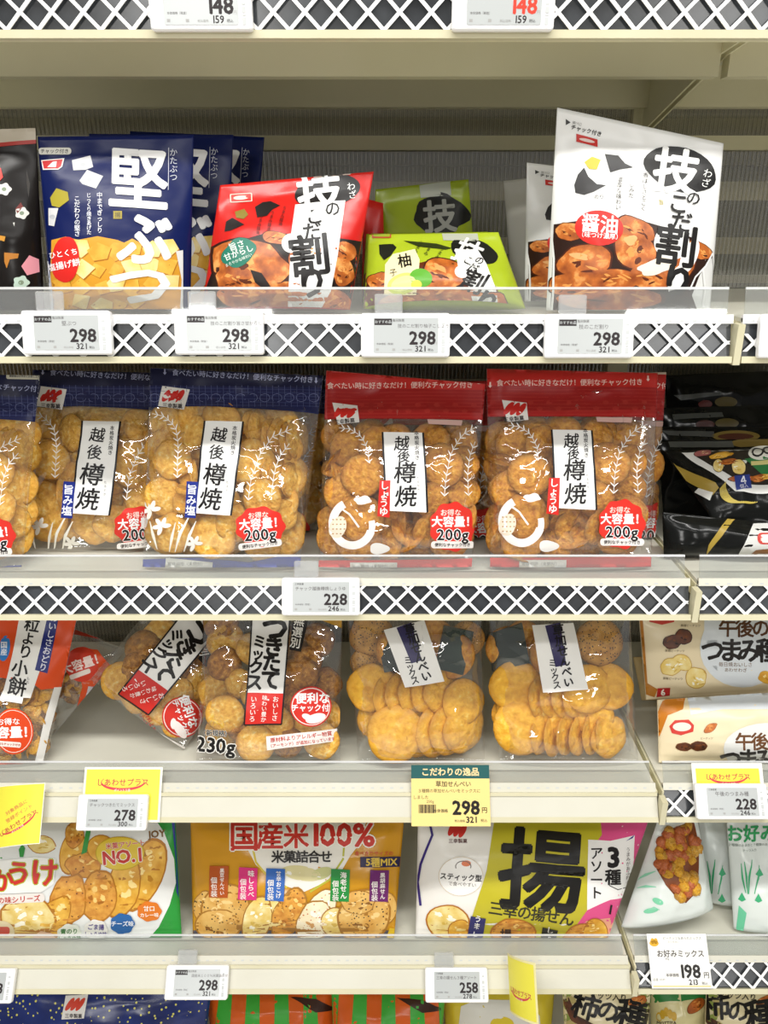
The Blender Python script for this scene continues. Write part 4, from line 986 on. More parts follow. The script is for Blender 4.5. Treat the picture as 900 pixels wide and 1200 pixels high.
ob = Bag('mochi_bag', 'orange mochi bag lying askew behind, red round badge and crumpled corner', (48, 722), (148, 760), (-30, 846), (62, 862), 0.122, Z4, lean=22, T=.02, prof=PILLOW, film='clear_film', group='orange small mochi bags', seed=107, wr=.004)
A = ob.art; A.tf = zoomed(0, 700, 4.09)
A.poly([(380, 240), (470, 250), (545, 340), (600, 355), (585, 400), (520, 445), (430, 470), (400, 600), (300, 740), (180, 900), (120, 900), (200, 790), (350, 600), (395, 430)], '#dd4d18', 1); A.poly([(425, 425), (510, 440), (540, 470), (470, 520), (430, 520), (410, 600), (390, 560)], '#cfcad2', 2); ob.flush('crumpled_seal')
A.ell(395, 320, 80, 84, '#d43a20', 3); A.text('大容量！', 400, 315, 56, '#ffe8e0', 5, b=.05, rot=-18); A.rr(335, 355, 440, 378, 8, '#f2e6dc', 5, rot=-20); ob.flush('value_badge')
A.poly([(200, -60), (640, -60), (470, 120), (480, 200), (330, 170)], '#9c2a14', 1); ob.flush('header')
R = random.Random(5)
for i in range(18): ob.piece('mochi_piece', R.choice(DISC[R.choice(('cracker_gold', 'cracker_fried'))]), R.uniform(62, 118), R.uniform(775, 862), R.uniform(9, 14), R.uniform(.004, .012), rx=R.uniform(-50, 50), rz=R.uniform(-50, 50), ry=R.uniform(0, 360), squash=R.uniform(.5, .9))

def tsuki(label, corners, Y, tf, seed, lean, rt, yaw=0):
    b = Bag('mix_bag', label, *corners, Y, Z4, lean=lean, yaw=yaw, T=.036, prof=ZIP, back=.5, film='clear_film', group='fresh mix cracker bags', seed=seed, wr=.0026, nu=56, nv=64)
    A = b.art; A.tf = tf; R = random.Random(seed)
    if rt == 0: A.poly([(735, -20), (900, -20), (870, 110), (780, 75), (735, 66)], '#b98a26', 1); A.poly([(330, -20), (545, -20), (545, 40), (420, 60), (380, 110)], '#8a6a24', 1); b.flush('gold_corner')
    A.poly([(552, 20), (678, 20), (648, 416), (527, 416)], '#f2f1ee', 3); A.poly([(536, 312), (656, 314), (648, 416), (527, 416)], '#cf2a22', 6)
    for P in ([(552, 20), (540, 220), (527, 416)], [(678, 20), (664, 220), (648, 416)], [(527, 416), (590, 416), (648, 416)]): A.stroke(P, 5, '#1a1616', 8)
    for ch, x, y, s_ in (('つ', 626, 100, 92), ('き', 622, 160, 70), ('た', 615, 212, 66), ('て', 612, 268, 70), ('ミ', 574, 145, 46), ('ッ', 569, 186, 44), ('ク', 563, 228, 50), ('ス', 558, 277, 56)): A.text(ch, x, y, s_, '#171415', 6, b=.07, rot=rt + 4)
    for i, st in enumerate(('いろいろ', '味わい豊か', 'おいしさ')): A.text(st, 555 + i * 36, 364, 21 - (i == 1) * 3, '#ffe9e4', 9, v=True, rot=rt + 4, b=.02)
    b.flush('name_label', label='white and red name label')
    A.poly([(686, 60), (738, 60), (712, 178), (674, 170)], '#1d1a1a', 3); A.text('無選別', 700, 112, 36, '#f0eee8', 5, v=True, rot=rt + 10, b=.03); b.flush('black_tab')
    A.ell(744, 358, 68, 66, '#d6332a', 4); A.ring(744, 358, 62, 60, 3, '#fbe6e0', 6)
    A.text('便利な', 750, 330, 38, '#ffffff', 6, b=.05, rot=rt); A.text('チャック付', 742, 362, 25, '#ffffff', 6, b=.04, rot=rt); A.ell(760, 396, 34, 15, '#fff4f0', 7, rot=rt - 15); A.ell(732, 392, 18, 10, '#fff4f0', 8, rot=rt + 20); b.flush('zip_badge')
    A.poly([(597, 456), (830, 432), (829, 474), (600, 502)], '#f4efea', 5); A.text('原材料よりアレルギー物質', 712, 458, 17, '#c8382c', 6, rot=rt - 6, b=.03); A.text('（アーモンド）が追加になっています', 714, 477, 13, '#c8382c', 6, rot=rt - 6, b=.03); b.flush('notice_strip')
    if rt == 0:
        A.text('230g', 432, 486, 66, '#f8f6f0', 5, b=.13, rot=4); A.text('230g', 432, 486, 66, '#171415', 6, b=.05, rot=4); A.text('（新規格）', 430, 446, 21, '#f8f6f0', 5, b=.10); A.text('（新規格）', 430, 446, 21, '#171415', 6, b=.03); b.flush('lettering')
    D = [(455, 150, 62, 'cracker_salt', 0), (450, 230, 58, 'cracker_fried', 0), (455, 392, 66, 'cracker_salt', 0), (556, 490, 66, 'cracker_salt', 0), (420, 320, 60, 'cracker_salt', 30), (700, 270, 66, 'cracker_fried', 0), (725, 225, 56, 'cracker_fried', 20), (775, 505, 62, 'cracker_salt', 0), (660, 530, 56, 'cracker_fried', 0), (440, 540, 60, 'cracker_salt', 20), (795, 400, 55, 'cracker_salt', -40), (540, 180, 55, 'cracker_salt', 20), (680, 350, 55, 'cracker_fried', 0), (500, 300, 52, 'cracker_salt', 0), (620, 430, 60, 'cracker_salt', 15), (500, 440, 55, 'cracker_fried', 0), (790, 300, 55, 'cracker_fried', -20), (720, 430, 60, 'cracker_salt', 0), (560, 330, 60, 'cracker_salt', 0), (600, 250, 60, 'cracker_salt', 0), (660, 160, 60, 'cracker_fried', 0), (760, 150, 60, 'cracker_fried', 0), (420, 90, 60, 'cracker_fried', 0)]
    if rt:                                        # the tilted bag: rows of crackers from its foot upward
        for j, vv in enumerate((.16, .34, .52, .70)):
            for i, uu in enumerate((.2, .4, .6, .8)):
                X = b.front(np.array([uu + (j % 2) * .05]), np.array([vv]), wr=False); q = proj(b.world(X))
                b.piece('rice_cracker', R.choice(DISC[R.choice(('cracker_salt', 'cracker_salt', 'cracker_fried'))]), q[0][0], q[1][0], R.uniform(19, 23), R.uniform(.005, .014), rx=R.uniform(-14, 14), rz=R.uniform(-18, 18), ry=R.uniform(0, 360))
        D = []
    for i, (x, y, r, k, rz) in enumerate(D):
        q = tf(np.array([[x, y]], float))[0]; b.piece('rice_cracker', R.choice(DISC[k]), q[0], q[1], r / 2.8125, R.uniform(.005, .009) if i < 9 else R.uniform(.012, .022), rx=R.uniform(-10, 10), rz=rz, ry=R.uniform(0, 360))
    return b
tsuki('clear mix bag standing straight with white and red label, 230g printed', ((240, 718), (401, 718), 230, 399), 0.072, zoomed(100, 700, 2.8125), 111, 20, 0)
def tf_rot(V):
    return rotv(np.asarray(V, float), (600, 240), 35) * 1.0 / 2.8125 + np.array([100 - 330 / 2.8125, 700 - 25 / 2.8125])
tsuki('clear mix bag lying rotated, overlapped by the straight one', ((182, 704), (300, 752), (106, 796), (216, 878)), 0.088, tf_rot, 115, 24, 35, yaw=14)

def soka(label, corners, Y, lab, seed, discs, rt):
    b = Bag('senbei_bag', label, *corners, Y, Z4, lean=20, T=.034, prof=[(0, .3), (.06, .75), (.2, 1), (.75, 1), (.9, .7), (1, .3)], film='clear_film', group='plain clear senbei bags', seed=seed, wr=.0026, nu=56, nv=64)
    A = b.art; K = 2.368; A.tf = zoomed(380, 700, K); R = random.Random(seed)
    A.poly(lab, '#f3f2ee', 2); c = np.mean(lab, 0); q = np.array(lab); mx = (q[0] + q[3]) / 2 
    t = np.array([(q[0] + q[1]) / 2, (q[2] + q[3]) / 2]); d = t[1] - t[0]; nrm = np.array([-d[1], d[0]]) / np.linalg.norm(d)
    P = [tuple(t[0] + nrm * w) for w in (22, -22)] + [tuple(t[0] + d * .62 + nrm * w) for w in (-14, 16)]
    A.poly(P, '#35305c', 5)
    for i, ch in enumerate('草加せんべい'):
        p = t[0] + d * (.10 + .155 * i) - nrm * 12; A.text(ch, p[0], p[1], 34 - i, '#16141c', 8, b=.05, rot=rt)
    for i, ch in enumerate('ミックス'):
        p = t[0] + d * (.55 + .11 * i) + nrm * 22; A.text(ch, p[0], p[1], 24, '#16141c', 6, b=.03, rot=rt)
    b.flush('name_label', label='white name slip with brush writing')
    for (x, y, r, k, rx, rz, dp) in discs:
        o = b.piece('rice_cracker', R.choice(DISC[k]), 380 + x / K, 700 + y / K, r / K, dp, rx=rx, rz=rz, ry=R.uniform(0, 360))
        if dp < 0.001:
            pass
    return b
def nori_wrap(b, x, y, w, h, rot):
    """dark seaweed sheet wrapped round a cracker"""
    A = b.art; pts = rotv(np.array([(x - w, y - h), (x + w, y - h), (x + w * .9, y + h), (x - w, y + h * .95)], float), (x, y), rot)
    u, v = b.solve(*(np.array(A.tf(pts)).T)); X = b.front(u, v, -.004, wr=False); Xb = X + np.array([0, .010, 0])
    V = np.concatenate([X, Xb]); F = [(0, 3, 2, 1), (4, 5, 6, 7), (0, 1, 5, 4), (1, 2, 6, 5), (2, 3, 7, 6), (3, 0, 4, 7)]
    o = mesh_obj('nori_sheet', V, F, 'nori', b.root, world=False); return o
g = 'cracker_gold'; sx_ = 'cracker_sesame'
b = soka('plain clear senbei bag, first one right of the mix bags', ((406, 716), (564, 716), 420, 568), 0.072, [(165, 90), (277, 62), (333, 232), (224, 248)], 121,
     [(122, 256, 70, g, 0, 0, .004), (197, 404, 82, g, 0, 0, .002)] + [(185 + 36 * i, 282 - 3 * i, 66, g, 0, 38, .010) for i in range(5)] + [(270 + 40 * i, 400 - 8 * i, 72, g, 0, 36, .006) for i in range(5)] +
     [(130, 110, 62, sx_, 0, 0, .012), (200, 150, 60, 'cracker_soy', 0, 20, .014), (360, 170, 66, 'cracker_soy', 0, -20, .016), (300, 130, 66, 'cracker_soy', 0, 0, .02), (415, 120, 50, sx_, 0, 0, .02), (390, 300, 66, g, 0, 20, .014), (410, 370, 64, g, 0, 30, .012), (120, 190, 50, sx_, 0, 0, .02), (150, 350, 60, g, 0, 0, .02)], -17)
nori_wrap(b, 205, 160, 48, 44, -12); nori_wrap(b, 362, 150, 42, 62, 12)
b = soka('plain clear senbei bag, beside the cream packets', ((572, 716), (738, 716), 585, 748), 0.072, [(575, 76), (690, 70), (732, 255), (606, 263)], 125,
     [(530, 250, 72, g, 0, 0, .004), (541, 366, 78, g, 0, 0, .002)] + [(615 + 36 * i, 410, 62, g, 0, 50, .006) for i in range(6)] + [(800, 405, 60, g, 0, 20, .004)] + [(620 + 32 * i, 285, 66, g, 0, 40, .010) for i in range(4)] +
     [(740, 262, 72, g, 0, 10, .006), (800, 255, 66, g, 0, -10, .010), (500, 150, 66, 'cracker_soy', 0, 0, .012), (770, 130, 68, sx_, 0, 0, .008), (640, 160, 66, 'cracker_soy', 0, 0, .016), (560, 130, 60, 'cracker_soy', 0, 0, .018), (650, 340, 60, g, 0, 0, .02), (760, 340, 60, g, 0, 0, .02), (500, 330, 50, g, 0, 0, .02)], -9)
nori_wrap(b, 508, 142, 58, 56, -14)

# cream packets at the right
crm = film('#ecdcb8', 'cream_film', rough=.3)
def gogo(label, corners, Y, z, lean, seed, up, yaw=0):
    b = Bag('snack_packet', label, *corners, Y, z, lean=lean, yaw=yaw, T=.026, prof=PILLOW, film=crm, group='cream afternoon mix packets', seed=seed, wr=.002)
    A = b.art; A.tf = zoomed(720, 700, 4.283)
    if up:
        A.ell(640, 250, 215, 200, '#dfe5ea', 1); A.poly([(445, 60), (1000, 60), (1000, 380), (520, 400), (450, 320)], '#dfe5ea', 1); b.flush('pale_panel')
        A.text('午後の', 640, 150, 96, '#5a3a24', 3, b=.04, sp=.86); A.text('つまみ種', 610, 262, 128, '#221e1c', 3, b=.05, sp=.72); A.text('毎日焼おいしさ', 605, 335, 24, '#7a5a3a', 3); A.text('あわせわざ', 605, 362, 22, '#7a5a3a', 3); b.flush('lettering')
        for i, (x, y, rx, ry, r, m) in enumerate(((290, 220, 48, 34, -10, 'food_dark'), (345, 195, 42, 36, 20, 'food_dark'), (285, 345, 55, 42, -15, 'food_pale'), (335, 325, 50, 38, 20, 'food_pale'), (405, 400, 50, 52, 30, 'food_pale'), (760, 400, 40, 30, 0, 'food_gold'))): food(A, x, y, rx, ry, m, r, 2, seed=i + 30, edge='#c9a24a' if m != 'food_dark' else '#2a140a')
        b.flush('snack_photo')
        A.poly([(172, 100), (300, 100), (298, 122), (236, 136), (175, 122)], '#c8443a', 2); b.flush('logo')
        A.poly([(215, 455), (278, 452), (276, 492), (210, 500)], '#b8292a', 3); A.text('6', 242, 475, 44, '#f6ece0', 5, b=.06, rot=-4); b.flush('count_tab')
        for x, y in ((300, 266), (380, 140), (290, 405)): A.text('黒糖ピーナッツ', x, y, 14, '#6a5a40', 3)
        b.flush('lettering')
        A.poly([(100, 80), (140, 90), (165, 430), (215, 460), (200, 500), (130, 480), (110, 300)], '#b4762a', 2); b.flush('amber_edge')
    else:
        A.poly([(360, 470), (1000, 440), (1000, 560), (540, 560), (380, 590)], '#d5dade', 1); b.flush('pale_panel')
        A.poly([(272, 645), (300, 615), (370, 612), (396, 640), (392, 672), (330, 690), (285, 680)], '#cf3a30', 2); A.ell(335, 648, 46, 22, '#f0e2d4', 3); b.flush('logo')
        for i, (x, y, rx, ry, r, m) in enumerate(((480, 655, 36, 18, -30, 'food_soy'), (345, 748, 40, 20, 0, 'food_dark'), (420, 745, 42, 24, 0, 'food_dark'), (300, 850, 45, 30, 0, 'food_pale'))): food(A, x, y, rx, ry, m, r, 2, seed=i + 40, edge='#8a5a2a')
        b.flush('snack_photo')
        A.ell(760, 760, 215, 130, '#e6e6e2', 1.5); A.text('午後の', 720, 722, 92, '#6a4426', 3, b=.04, sp=.86); A.text('つまみ種', 690, 812, 118, '#221e1c', 3, b=.05, sp=.72); A.text('ピーナッツ', 460, 706, 13, '#6a5a40', 3); b.flush('lettering')
        A.poly([(240, 520), (300, 490), (355, 495), (340, 560), (265, 590), (225, 700), (200, 690), (205, 600)], '#c97a1e', 2); b.flush('amber_edge')
    return b
gogo('cream snack packet lower one, red six-sided logo at its corner', ((770, 820), (985, 806), 772, 990), 0.070, Z4, 26, 131, False)
gogo('cream snack packet upper one resting on the lower, red tab at its bottom corner', ((748, 716), (990, 712), (757, 820), (985, 808)), 0.150, Z4 + .115, 14, 133, True)
gb = Bag('snack_packet', 'cream snack packet pushed behind, its brown side showing by the senbei bag', (742, 770), (960, 760), 752, 960, 0.225, Z4, lean=14, T=.02, prof=PILLOW, film=film('#d9c08a', 'cream_film_side'), group='cream afternoon mix packets', seed=137)

# ------------------------------------------------------------------ fifth shelf: large printed bags
Z5 = deck_z(5) + 0.003
b = Bag('snack_bag', 'white and green assortment bag at the left edge, yellow crackers printed', (-150, 953), (205, 953), -148, 213, 0.064, Z5, lean=30, T=.04, prof=PILLOW, film=film('#2f9a3e', 'green_film'), seed=141, wr=.002)
A = b.art; A.tf = zoomed(0, 890, 3.87)
A.poly([(-700, 150), (440, 150), (690, 250), (745, 330), (790, 450), (798, 560), (770, 660), (720, 760), (640, 850), (-700, 900)], '#eef0ee', 1); A.poly([(770, 200), (815, 300), (835, 560), (825, 660), (800, 600), (800, 480)], '#23348c', 1); b.flush('white_field')
for i, (x, y, rx, ry, r, m) in enumerate(((190, 385, 60, 40, 0, 'food_pale'), (330, 420, 55, 100, 15, 'food_gold'), (660, 520, 75, 170, 22, 'food_gold'), (380, 480, 80, 55, 0, 'food_crisp'), (560, 580, 75, 140, 20, 'food_gold'), (460, 400, 60, 60, 0, 'food_gold'), (450, 620, 78, 120, 12, 'food_crisp'), (310, 640, 78, 120, 15, 'food_crisp'), (250, 720, 60, 110, 25, 'food_gold'), (130, 720, 120, 100, -10, 'food_pale'), (340, 340, 40, 60, 10, 'food_crisp'))):
    food(A, x, y, rx, ry, m, r, 2 + i * 1.0, seed=i + 50, edge='#b5761c', wob=.04); b.flush('printed_cracker')
b.base = 9
A.poly([(-200, 470), (60, 450), (160, 440), (255, 450), (250, 560), (190, 600), (-200, 610)], '#f6f6f2', 6); b.flush('title_halo')
for ch, x, y, s_ in (('あ', -75, 560, 120), ('か', 15, 545, 110), ('う', 90, 512, 118), ('け', 205, 508, 130)): A.text(ch, x, y, s_, '#b8c22a', 7, b=.11); A.text(ch, x, y, s_, '#d3302a', 8, b=.05); b.flush('lettering', label='red title lettering')
b.flush('lettering', label='red title lettering')
A.rr(-150, 608, 208, 650, 18, '#efe8e2', 7, rot=-2); A.text('５つの味シリーズ', 60, 632, 32, '#c8483c', 9, b=.04, rot=-3); b.flush('ribbon')
A.ell(548, 422, 112, 76, '#e3c53a', 6); A.ring(548, 422, 110, 74, 4, '#c9a41e', 7); A.text('米菓アソート', 572, 382, 30, '#f8f2e0', 8, b=.10, rot=-6); A.text('米菓アソート', 572, 382, 30, '#c8342a', 9, b=.03, rot=-6); A.text('NO.1', 558, 436, 82, '#f8f2e0', 8, b=.13, rot=-6); A.text('NO.1', 558, 436, 82, '#c8302a', 9, b=.06, rot=-6); b.flush('rank_badge')
for x, y, c, c2, t1, t2 in ((318, 790, '#eef2e6', '#2f7a34', '青のり', 'しょうゆ味'), (437, 772, '#f2f0ea', '#45348a', 'ごま揚', 'しょうゆ味'), (558, 742, '#1f63a8', '#f2f6ff', 'チーズ味', ''), (680, 686, '#e07a22', '#fff6ea', '甘口', 'カレー味'), (205, 820, '#f0c8a8', '#b8483a', 'うす塩味', '')):
    A.ell(x, y, 54, 46, c, 7, wob=.05, k=7, n=42); A.text(t1, x, y - (14 if t2 else 0), 26, c2, 9, b=.04); 
    if t2: A.text(t2, x, y + 16, 21, c2, 9, b=.04)
    b.flush('flavour_badge')
A.text('JOY', 715, 335, 44, '#7a5420', 5, b=.05, rot=-5); b.flush('lettering')
A.ell(10, 780, 62, 52, '#e8d8b0', 7); A.rr(-30, 755, 50, 790, 14, '#d0483a', 8); b.flush('corner_badge')
A.poly([(90, 405), (105, 380), (118, 400), (110, 440), (95, 440)], '#3a9a48', 3); A.poly([(400, 290), (420, 290), (395, 420), (370, 430)], '#3a9a48', 4); b.flush('green_leaves')

gold = film('#cf9420', 'gold_film', rough=.2)
b = Bag('snack_bag', 'gold assortment bag with red title on white cloud', (223, 953), (474, 953), 226, 462, 0.064, Z5, lean=30, T=.042, prof=PILLOW, film=gold, seed=145, wr=.002)
A = b.art; A.tf = zoomed(190, 930, 3.0)
A.poly([(255, 60), (730, 60), (690, 180), (660, 220), (620, 290), (500, 345), (420, 320), (330, 250), (300, 190), (250, 180)], '#eeeae0', 1)
A.stroke([(320, 190), (330, 240), (380, 300), (440, 330)], 7, '#d8c23a', 2); A.stroke([(640, 180), (636, 230), (590, 300), (520, 345)], 7, '#b8b83a', 2); b.flush('white_cloud')
A.ell(490, 280, 70, 26, '#d9cf9a', 2, rot=10); A.ell(560, 280, 40, 20, '#c8c88a', 2, rot=-20); b.flush('rice_ears')
A.poly([(60, 480), (900, 480), (900, 620), (60, 620)], '#54505a', 1); b.flush('dark_floor_print')
for i, (x, y, rx, ry, r, m) in enumerate(((150, 395, 40, 52, 10, 'food_sesame'), (225, 400, 85, 78, 0, 'food_sesame'), (195, 460, 78, 52, 0, 'food_sesame'), (375, 420, 60, 50, 0, 'food_pale'), (335, 440, 48, 82, 18, 'food_pale'), (445, 420, 50, 92, 25, 'food_crisp'), (560, 400, 45, 70, 30, 'food_shrimp'), (535, 450, 58, 78, 28, 'food_shrimp'), (610, 450, 50, 50, 0, 'food_pale'), (780, 400, 42, 62, 0, 'food_sesame'), (710, 430, 90, 92, 0, 'food_sesame'), (690, 380, 60, 40, 0, 'food_sesame'))):
    food(A, x, y, rx, ry, m, r, 2 + i * 1.0, seed=i + 70, edge='#a87428', wob=.04); b.flush('printed_cracker')
b.base = 10
for ch, x, s_ in (('国', 290, 108), ('産', 382, 98), ('米', 472, 92)): A.text(ch, x, 146, s_, '#f6f2e6', 3, b=.11); A.text(ch, x, 146, s_, '#c8342a', 4, b=.042); b.flush('lettering', label='red title lettering')
A.text('100%', 632, 142, 112, '#f6f2e6', 3, b=.12, sp=.97); A.text('100%', 632, 142, 112, '#c8342a', 4, b=.055, sp=.97); b.flush('lettering', label='red title lettering')
A.text('米菓詰合せ', 490, 220, 46, '#231f1e', 4, b=.045, sp=.92); b.flush('lettering', label='red and black title lettering')
A.rect(697, 220, 850, 256, '#28224a', 3); A.text('5種MIX', 772, 238, 34, '#d9b84a', 5, b=.05); b.flush('count_box')
A.text('食べきりサイズの', 745, 208, 17, '#c8482a', 3, b=.03); b.flush('lettering')
for x, y, c, t1 in ((200, 308, '#b5541c', '黒豆せんべい'), (302, 315, '#d8347a', '味しらべ'), (398, 318, '#2a62b4', '甘辛おこげ'), (626, 320, '#1f8a3a', '海老せん'), (763, 322, '#6a2268', '黒胡麻せん')):
    A.rect(x - 33, y - 56, x + 33, y + 56, c, 6, rot=2); A.text(t1, x + 12, y, 100 / len(t1) * .95, '#f6f0ea', 8, v=True, b=.03); A.text('個包装', x - 16, y + 18, 24, '#f6f0ea', 8, v=True, b=.02); b.flush('flavour_tab')
A.poly([(790, 500), (800, 470), (870, 480), (876, 500), (850, 520), (800, 548)], '#d8b42a', 4); b.flush('yellow_corner')

b = Bag('snack_bag', 'white, lime and pink bag with huge black brush character', (490, 953), (763, 953), 487, 713, 0.064, Z5, lean=30, T=.042, prof=PILLOW, film=film('#efece6', 'paper_white_film'), seed=149, wr=.0018)
A = b.art; A.tf = zoomed(460, 930, 2.903)
A.poly([(352, 40), (705, 40), (712, 140), (664, 200), (660, 395), (600, 480), (560, 620), (230, 620), (270, 420), (320, 260)], '#c3b82a', 1); b.flush('lime_field')
A.poly([(700, 20), (900, 20), (880, 300), (800, 420), (740, 620), (560, 620), (600, 480), (660, 395), (664, 200), (712, 140)], '#e2528c', 1.5); A.poly([(600, 480), (660, 430), (760, 420), (720, 560), (560, 600)], '#eaa88a', 2); b.flush('pink_field')
A.poly([(664, 155), (740, 160), (822, 140), (816, 350), (740, 360), (660, 394)], '#f6f4f2', 3); A.text('3', 750, 215, 92, '#1f1b1c', 5, b=.07); A.text('種', 748, 282, 56, '#1f1b1c', 5, b=.05); A.text('アソート', 692, 268, 46, '#1f1b1c', 5, v=True, b=.03, sp=.98); A.text('うまみがあふれる', 800, 245, 16, '#5a5050', 5, v=True); A.stroke([(735, 310), (765, 325), (798, 318)], 3, '#1f1b1c', 5); b.flush('white_panel')
A.poly([(792, 160), (822, 138), (815, 150)], '#3a2a8a', 4); b.flush('violet_tip')
A.text('揚', 508, 258, 300, '#161412', 4, b=.046, rot=4, sy=.98); b.flush('lettering', label='huge black brush lettering'); A.text('三幸の揚せん', 470, 406, 52, '#2e2c1a', 4, b=.03, rot=8, sp=.93); b.flush('lettering', label='huge black brush lettering')
for i in (-1, 0, 1): A.ell(220 + i * 18, 122 + i * 3, 10, 26, '#cf2f2a', 3, rot=25)
A.text('三幸製菓', 222, 160, 16, '#5a2a2a', 4, b=.03); b.flush('logo')
A.ell(232, 280, 75, 66, '#f8f6f2', 3); A.ring(232, 280, 75, 66, 2, '#d8c8b0', 3.5); A.text('スティック型', 232, 282, 24, '#2a2624', 5, b=.05, rot=4); A.text('で食べやすい', 236, 306, 16, '#6a625c', 5, rot=4); A.ell(250, 236, 16, 10, '#e07a4a', 5); A.ring(240, 246, 26, 18, 3, '#6a625c', 5, a0=160, a1=380); b.flush('oval_badge')
for i, (x, y, rx, ry, r, m) in enumerate(((188, 436, 72, 56, 6, 'food_pale'), (230, 470, 40, 40, 0, 'food_gold'), (412, 478, 75, 52, 4, 'food_crisp'), (640, 490, 62, 46, -12, 'food_crisp'), (690, 470, 40, 46, -12, 'food_gold'))): food(A, x, y, rx, ry, m, r, 3 + i, seed=i + 90, edge='#b5701c', wob=.03); b.flush('printed_cracker')
A.text('揚', 385, 478, 40, '#3a1c0c', 7, b=.06); b.flush('lettering'); b.base = 5
for x, y, c, t in ((284, 462, '#2a2a6a', 'うましお'), (528, 500, '#1d1a18', 'しょうゆ')): A.rect(x - 26, y - 42, x + 26, y + 46, c, 5, rot=10); A.text(t, x, y, 25, '#f6f4f0', 7, v=True, rot=10, b=.03); b.flush('flavour_tab')
A.stroke([(118, 60), (135, 140), (110, 200), (95, 240), (85, 300), (95, 380)], 8, '#3a2a7a', 4); b.flush('violet_line')
A.text('1', 738, 392, 44, '#1f1b1c', 4, b=.05, rot=10); b.flush('lettering')

# pale green mix bags of the right bay
mint = film('#dfe6e2', 'mint_film', rough=.25)
def okonomi(label, corners, Y, lean, seed, mode, yaw=0):
    b = Bag('mix_bag', label, *corners, Y, Z5, lean=lean, yaw=yaw, T=.035, prof=STAND if mode else PILLOW, film=mint, group='pale green nut mix bags', seed=seed, wr=.003)
    A = b.art; A.tf = zoomed(700, 930, 4.444); R = random.Random(seed)
    gr = '#3fae78'
    if mode == 1:
        W = [(298, 300), (318, 240), (370, 190), (440, 155), (500, 140), (525, 260), (522, 420), (505, 520), (460, 568), (410, 540), (350, 470), (305, 390)]
        A.poly(W, '#7a3f18', 1); b.flush('window')
        ctr = np.mean(W, 0)
        k = 0
        for i in range(80):
            x, y = R.uniform(305, 515), R.uniform(165, 550)
            # inside test against the window outline
            ins = False
            for (xa, ya), (xb, yb) in zip(W, W[1:] + W[:1]):
                if (ya > y) != (yb > y) and x < (xb - xa) * (y - ya) / (yb - ya) + xa: ins = not ins
            if not ins: continue
            m = R.choice(('peanut', 'cracker_gold', 'cracker_salt', 'peanut', 'cracker_gold'))
            me = PIECES[m][k % 3]; k += 1
            b.piece('mix_piece', me, 700 + x / 4.444, 930 + y / 4.444, R.uniform(5.5, 8.5), -.0015, rx=R.uniform(-30, 30), rz=R.uniform(-30, 30), ry=R.uniform(0, 360), squash=R.uniform(.55, 1))
        for P in ([(300, 400), (250, 420), (200, 450)], [(300, 480), (250, 478), (205, 490)], [(262, 600), (290, 590), (320, 600)]): A.stroke(P, [4, 14, 3], '#8fd4b4', 2); b.flush('mint_leaf')
        A.ell(310, 555, 30, 16, '#7fcfa8', 2, rot=25); b.flush('mint_leaf'); A.ell(275, 605, 38, 14, '#7fcfa8', 2, rot=-10); b.flush('mint_leaf')
        A.stroke([(300, 300), (306, 230), (370, 180), (500, 132)], 8, '#f4f4f0', 2); b.flush('window_rim')
    else:
        if mode == 2:
            A.text('お好み', 800, 205, 92, '#2f9a5a', 3, b=.05); A.text('２種類のおまめと７種類のあられ', 800, 265, 16, '#6a7a70', 3); A.text('ナッツ入り', 790, 292, 16, '#6a7a70', 3); b.flush('lettering')
        ox = 0 if mode == 2 else -190
        for P in ([(760, 350), (775, 430), (780, 520)], [(800, 340), (790, 430), (785, 520)], [(840, 370), (835, 440), (815, 520)], [(745, 360), (755, 440), (770, 515)]): A.stroke([(x + ox, y) for x, y in P], [3, 10, 4], gr, 2); b.flush('mint_stem')
        for x, y, q in ((840, 410, 20), (750, 540, 20), (835, 545, 20)): A.poly([(x + ox, y - q * 1.4), (x + q + ox, y + q * .5), (x + ox, y + q), (x - q + ox, y + q * .4)], gr, 2); b.flush('mint_leaf')
        A.poly([(735 + ox, 580), (775 + ox, 620), (760 + ox, 720), (735 + ox, 800), (722 + ox, 700)], '#6fcaa0', 2); b.flush('mint_edge')
    return b
PIECES = {k: [disc_mesh('mix_piece', k, 60 + i, dome=.6, thick=.45, lump=.25, seg=12) for i in range(3)] for k in ('peanut', 'cracker_gold', 'cracker_salt')}
okonomi('pale green mix bag with oval window full of nuts, beside the pink bag', ((774, 952), (816, 952), (728, 1086), (836, 1064)), 0.070, 26, 151, 1)
okonomi('pale green mix bag deep behind the windowed one, in shade', ((818, 954), (880, 954), 826, 880), 0.135, 22, 153, 3)
okonomi('pale green mix bag cut by the right edge, green writing on top', ((851, 952), (1005, 952), 860, 1010), 0.078, 26, 155, 2)

# ------------------------------------------------------------------ bottom shelf: only the tops show
Z6 = deck_z(6) + 0.003
def low(name, label, tl, tr, xl, xr, filmm, seed, group=None, Y=.078, lean=30, T=.04, wr=.003):
    return Bag(name, label, tl, tr, xl, xr, Y, Z6, lean=lean, T=T, prof=PILLOW, film=filmm, group=group, seed=seed, wr=wr)
nmat('speckled_film', '#101f5c', '#1a2f78', scale=20, rough=.25, spots=('#d9d36a', 120, .22))
b = low('snack_bag', 'dark blue bag speckled with yellow at the bottom left corner', (-60, 1120), (252, 1128), -40, 236, 'speckled_film', 161)
A = b.art; A.tf = zoomed(0, 890, 3.87)
A.poly([(300, 1068), (402, 1062), (388, 1165), (285, 1172)], '#efece8', 3)
for i in (-1, 0, 1): A.ell(345 + i * 24, 1105, 11, 34, '#d8432e', 4, rot=35)
A.text('三幸製菓', 340, 1155, 20, '#2a2020', 5, b=.03); b.flush('logo')
ost = film('#d9601e', 'orange_stripe_film', rough=.2)
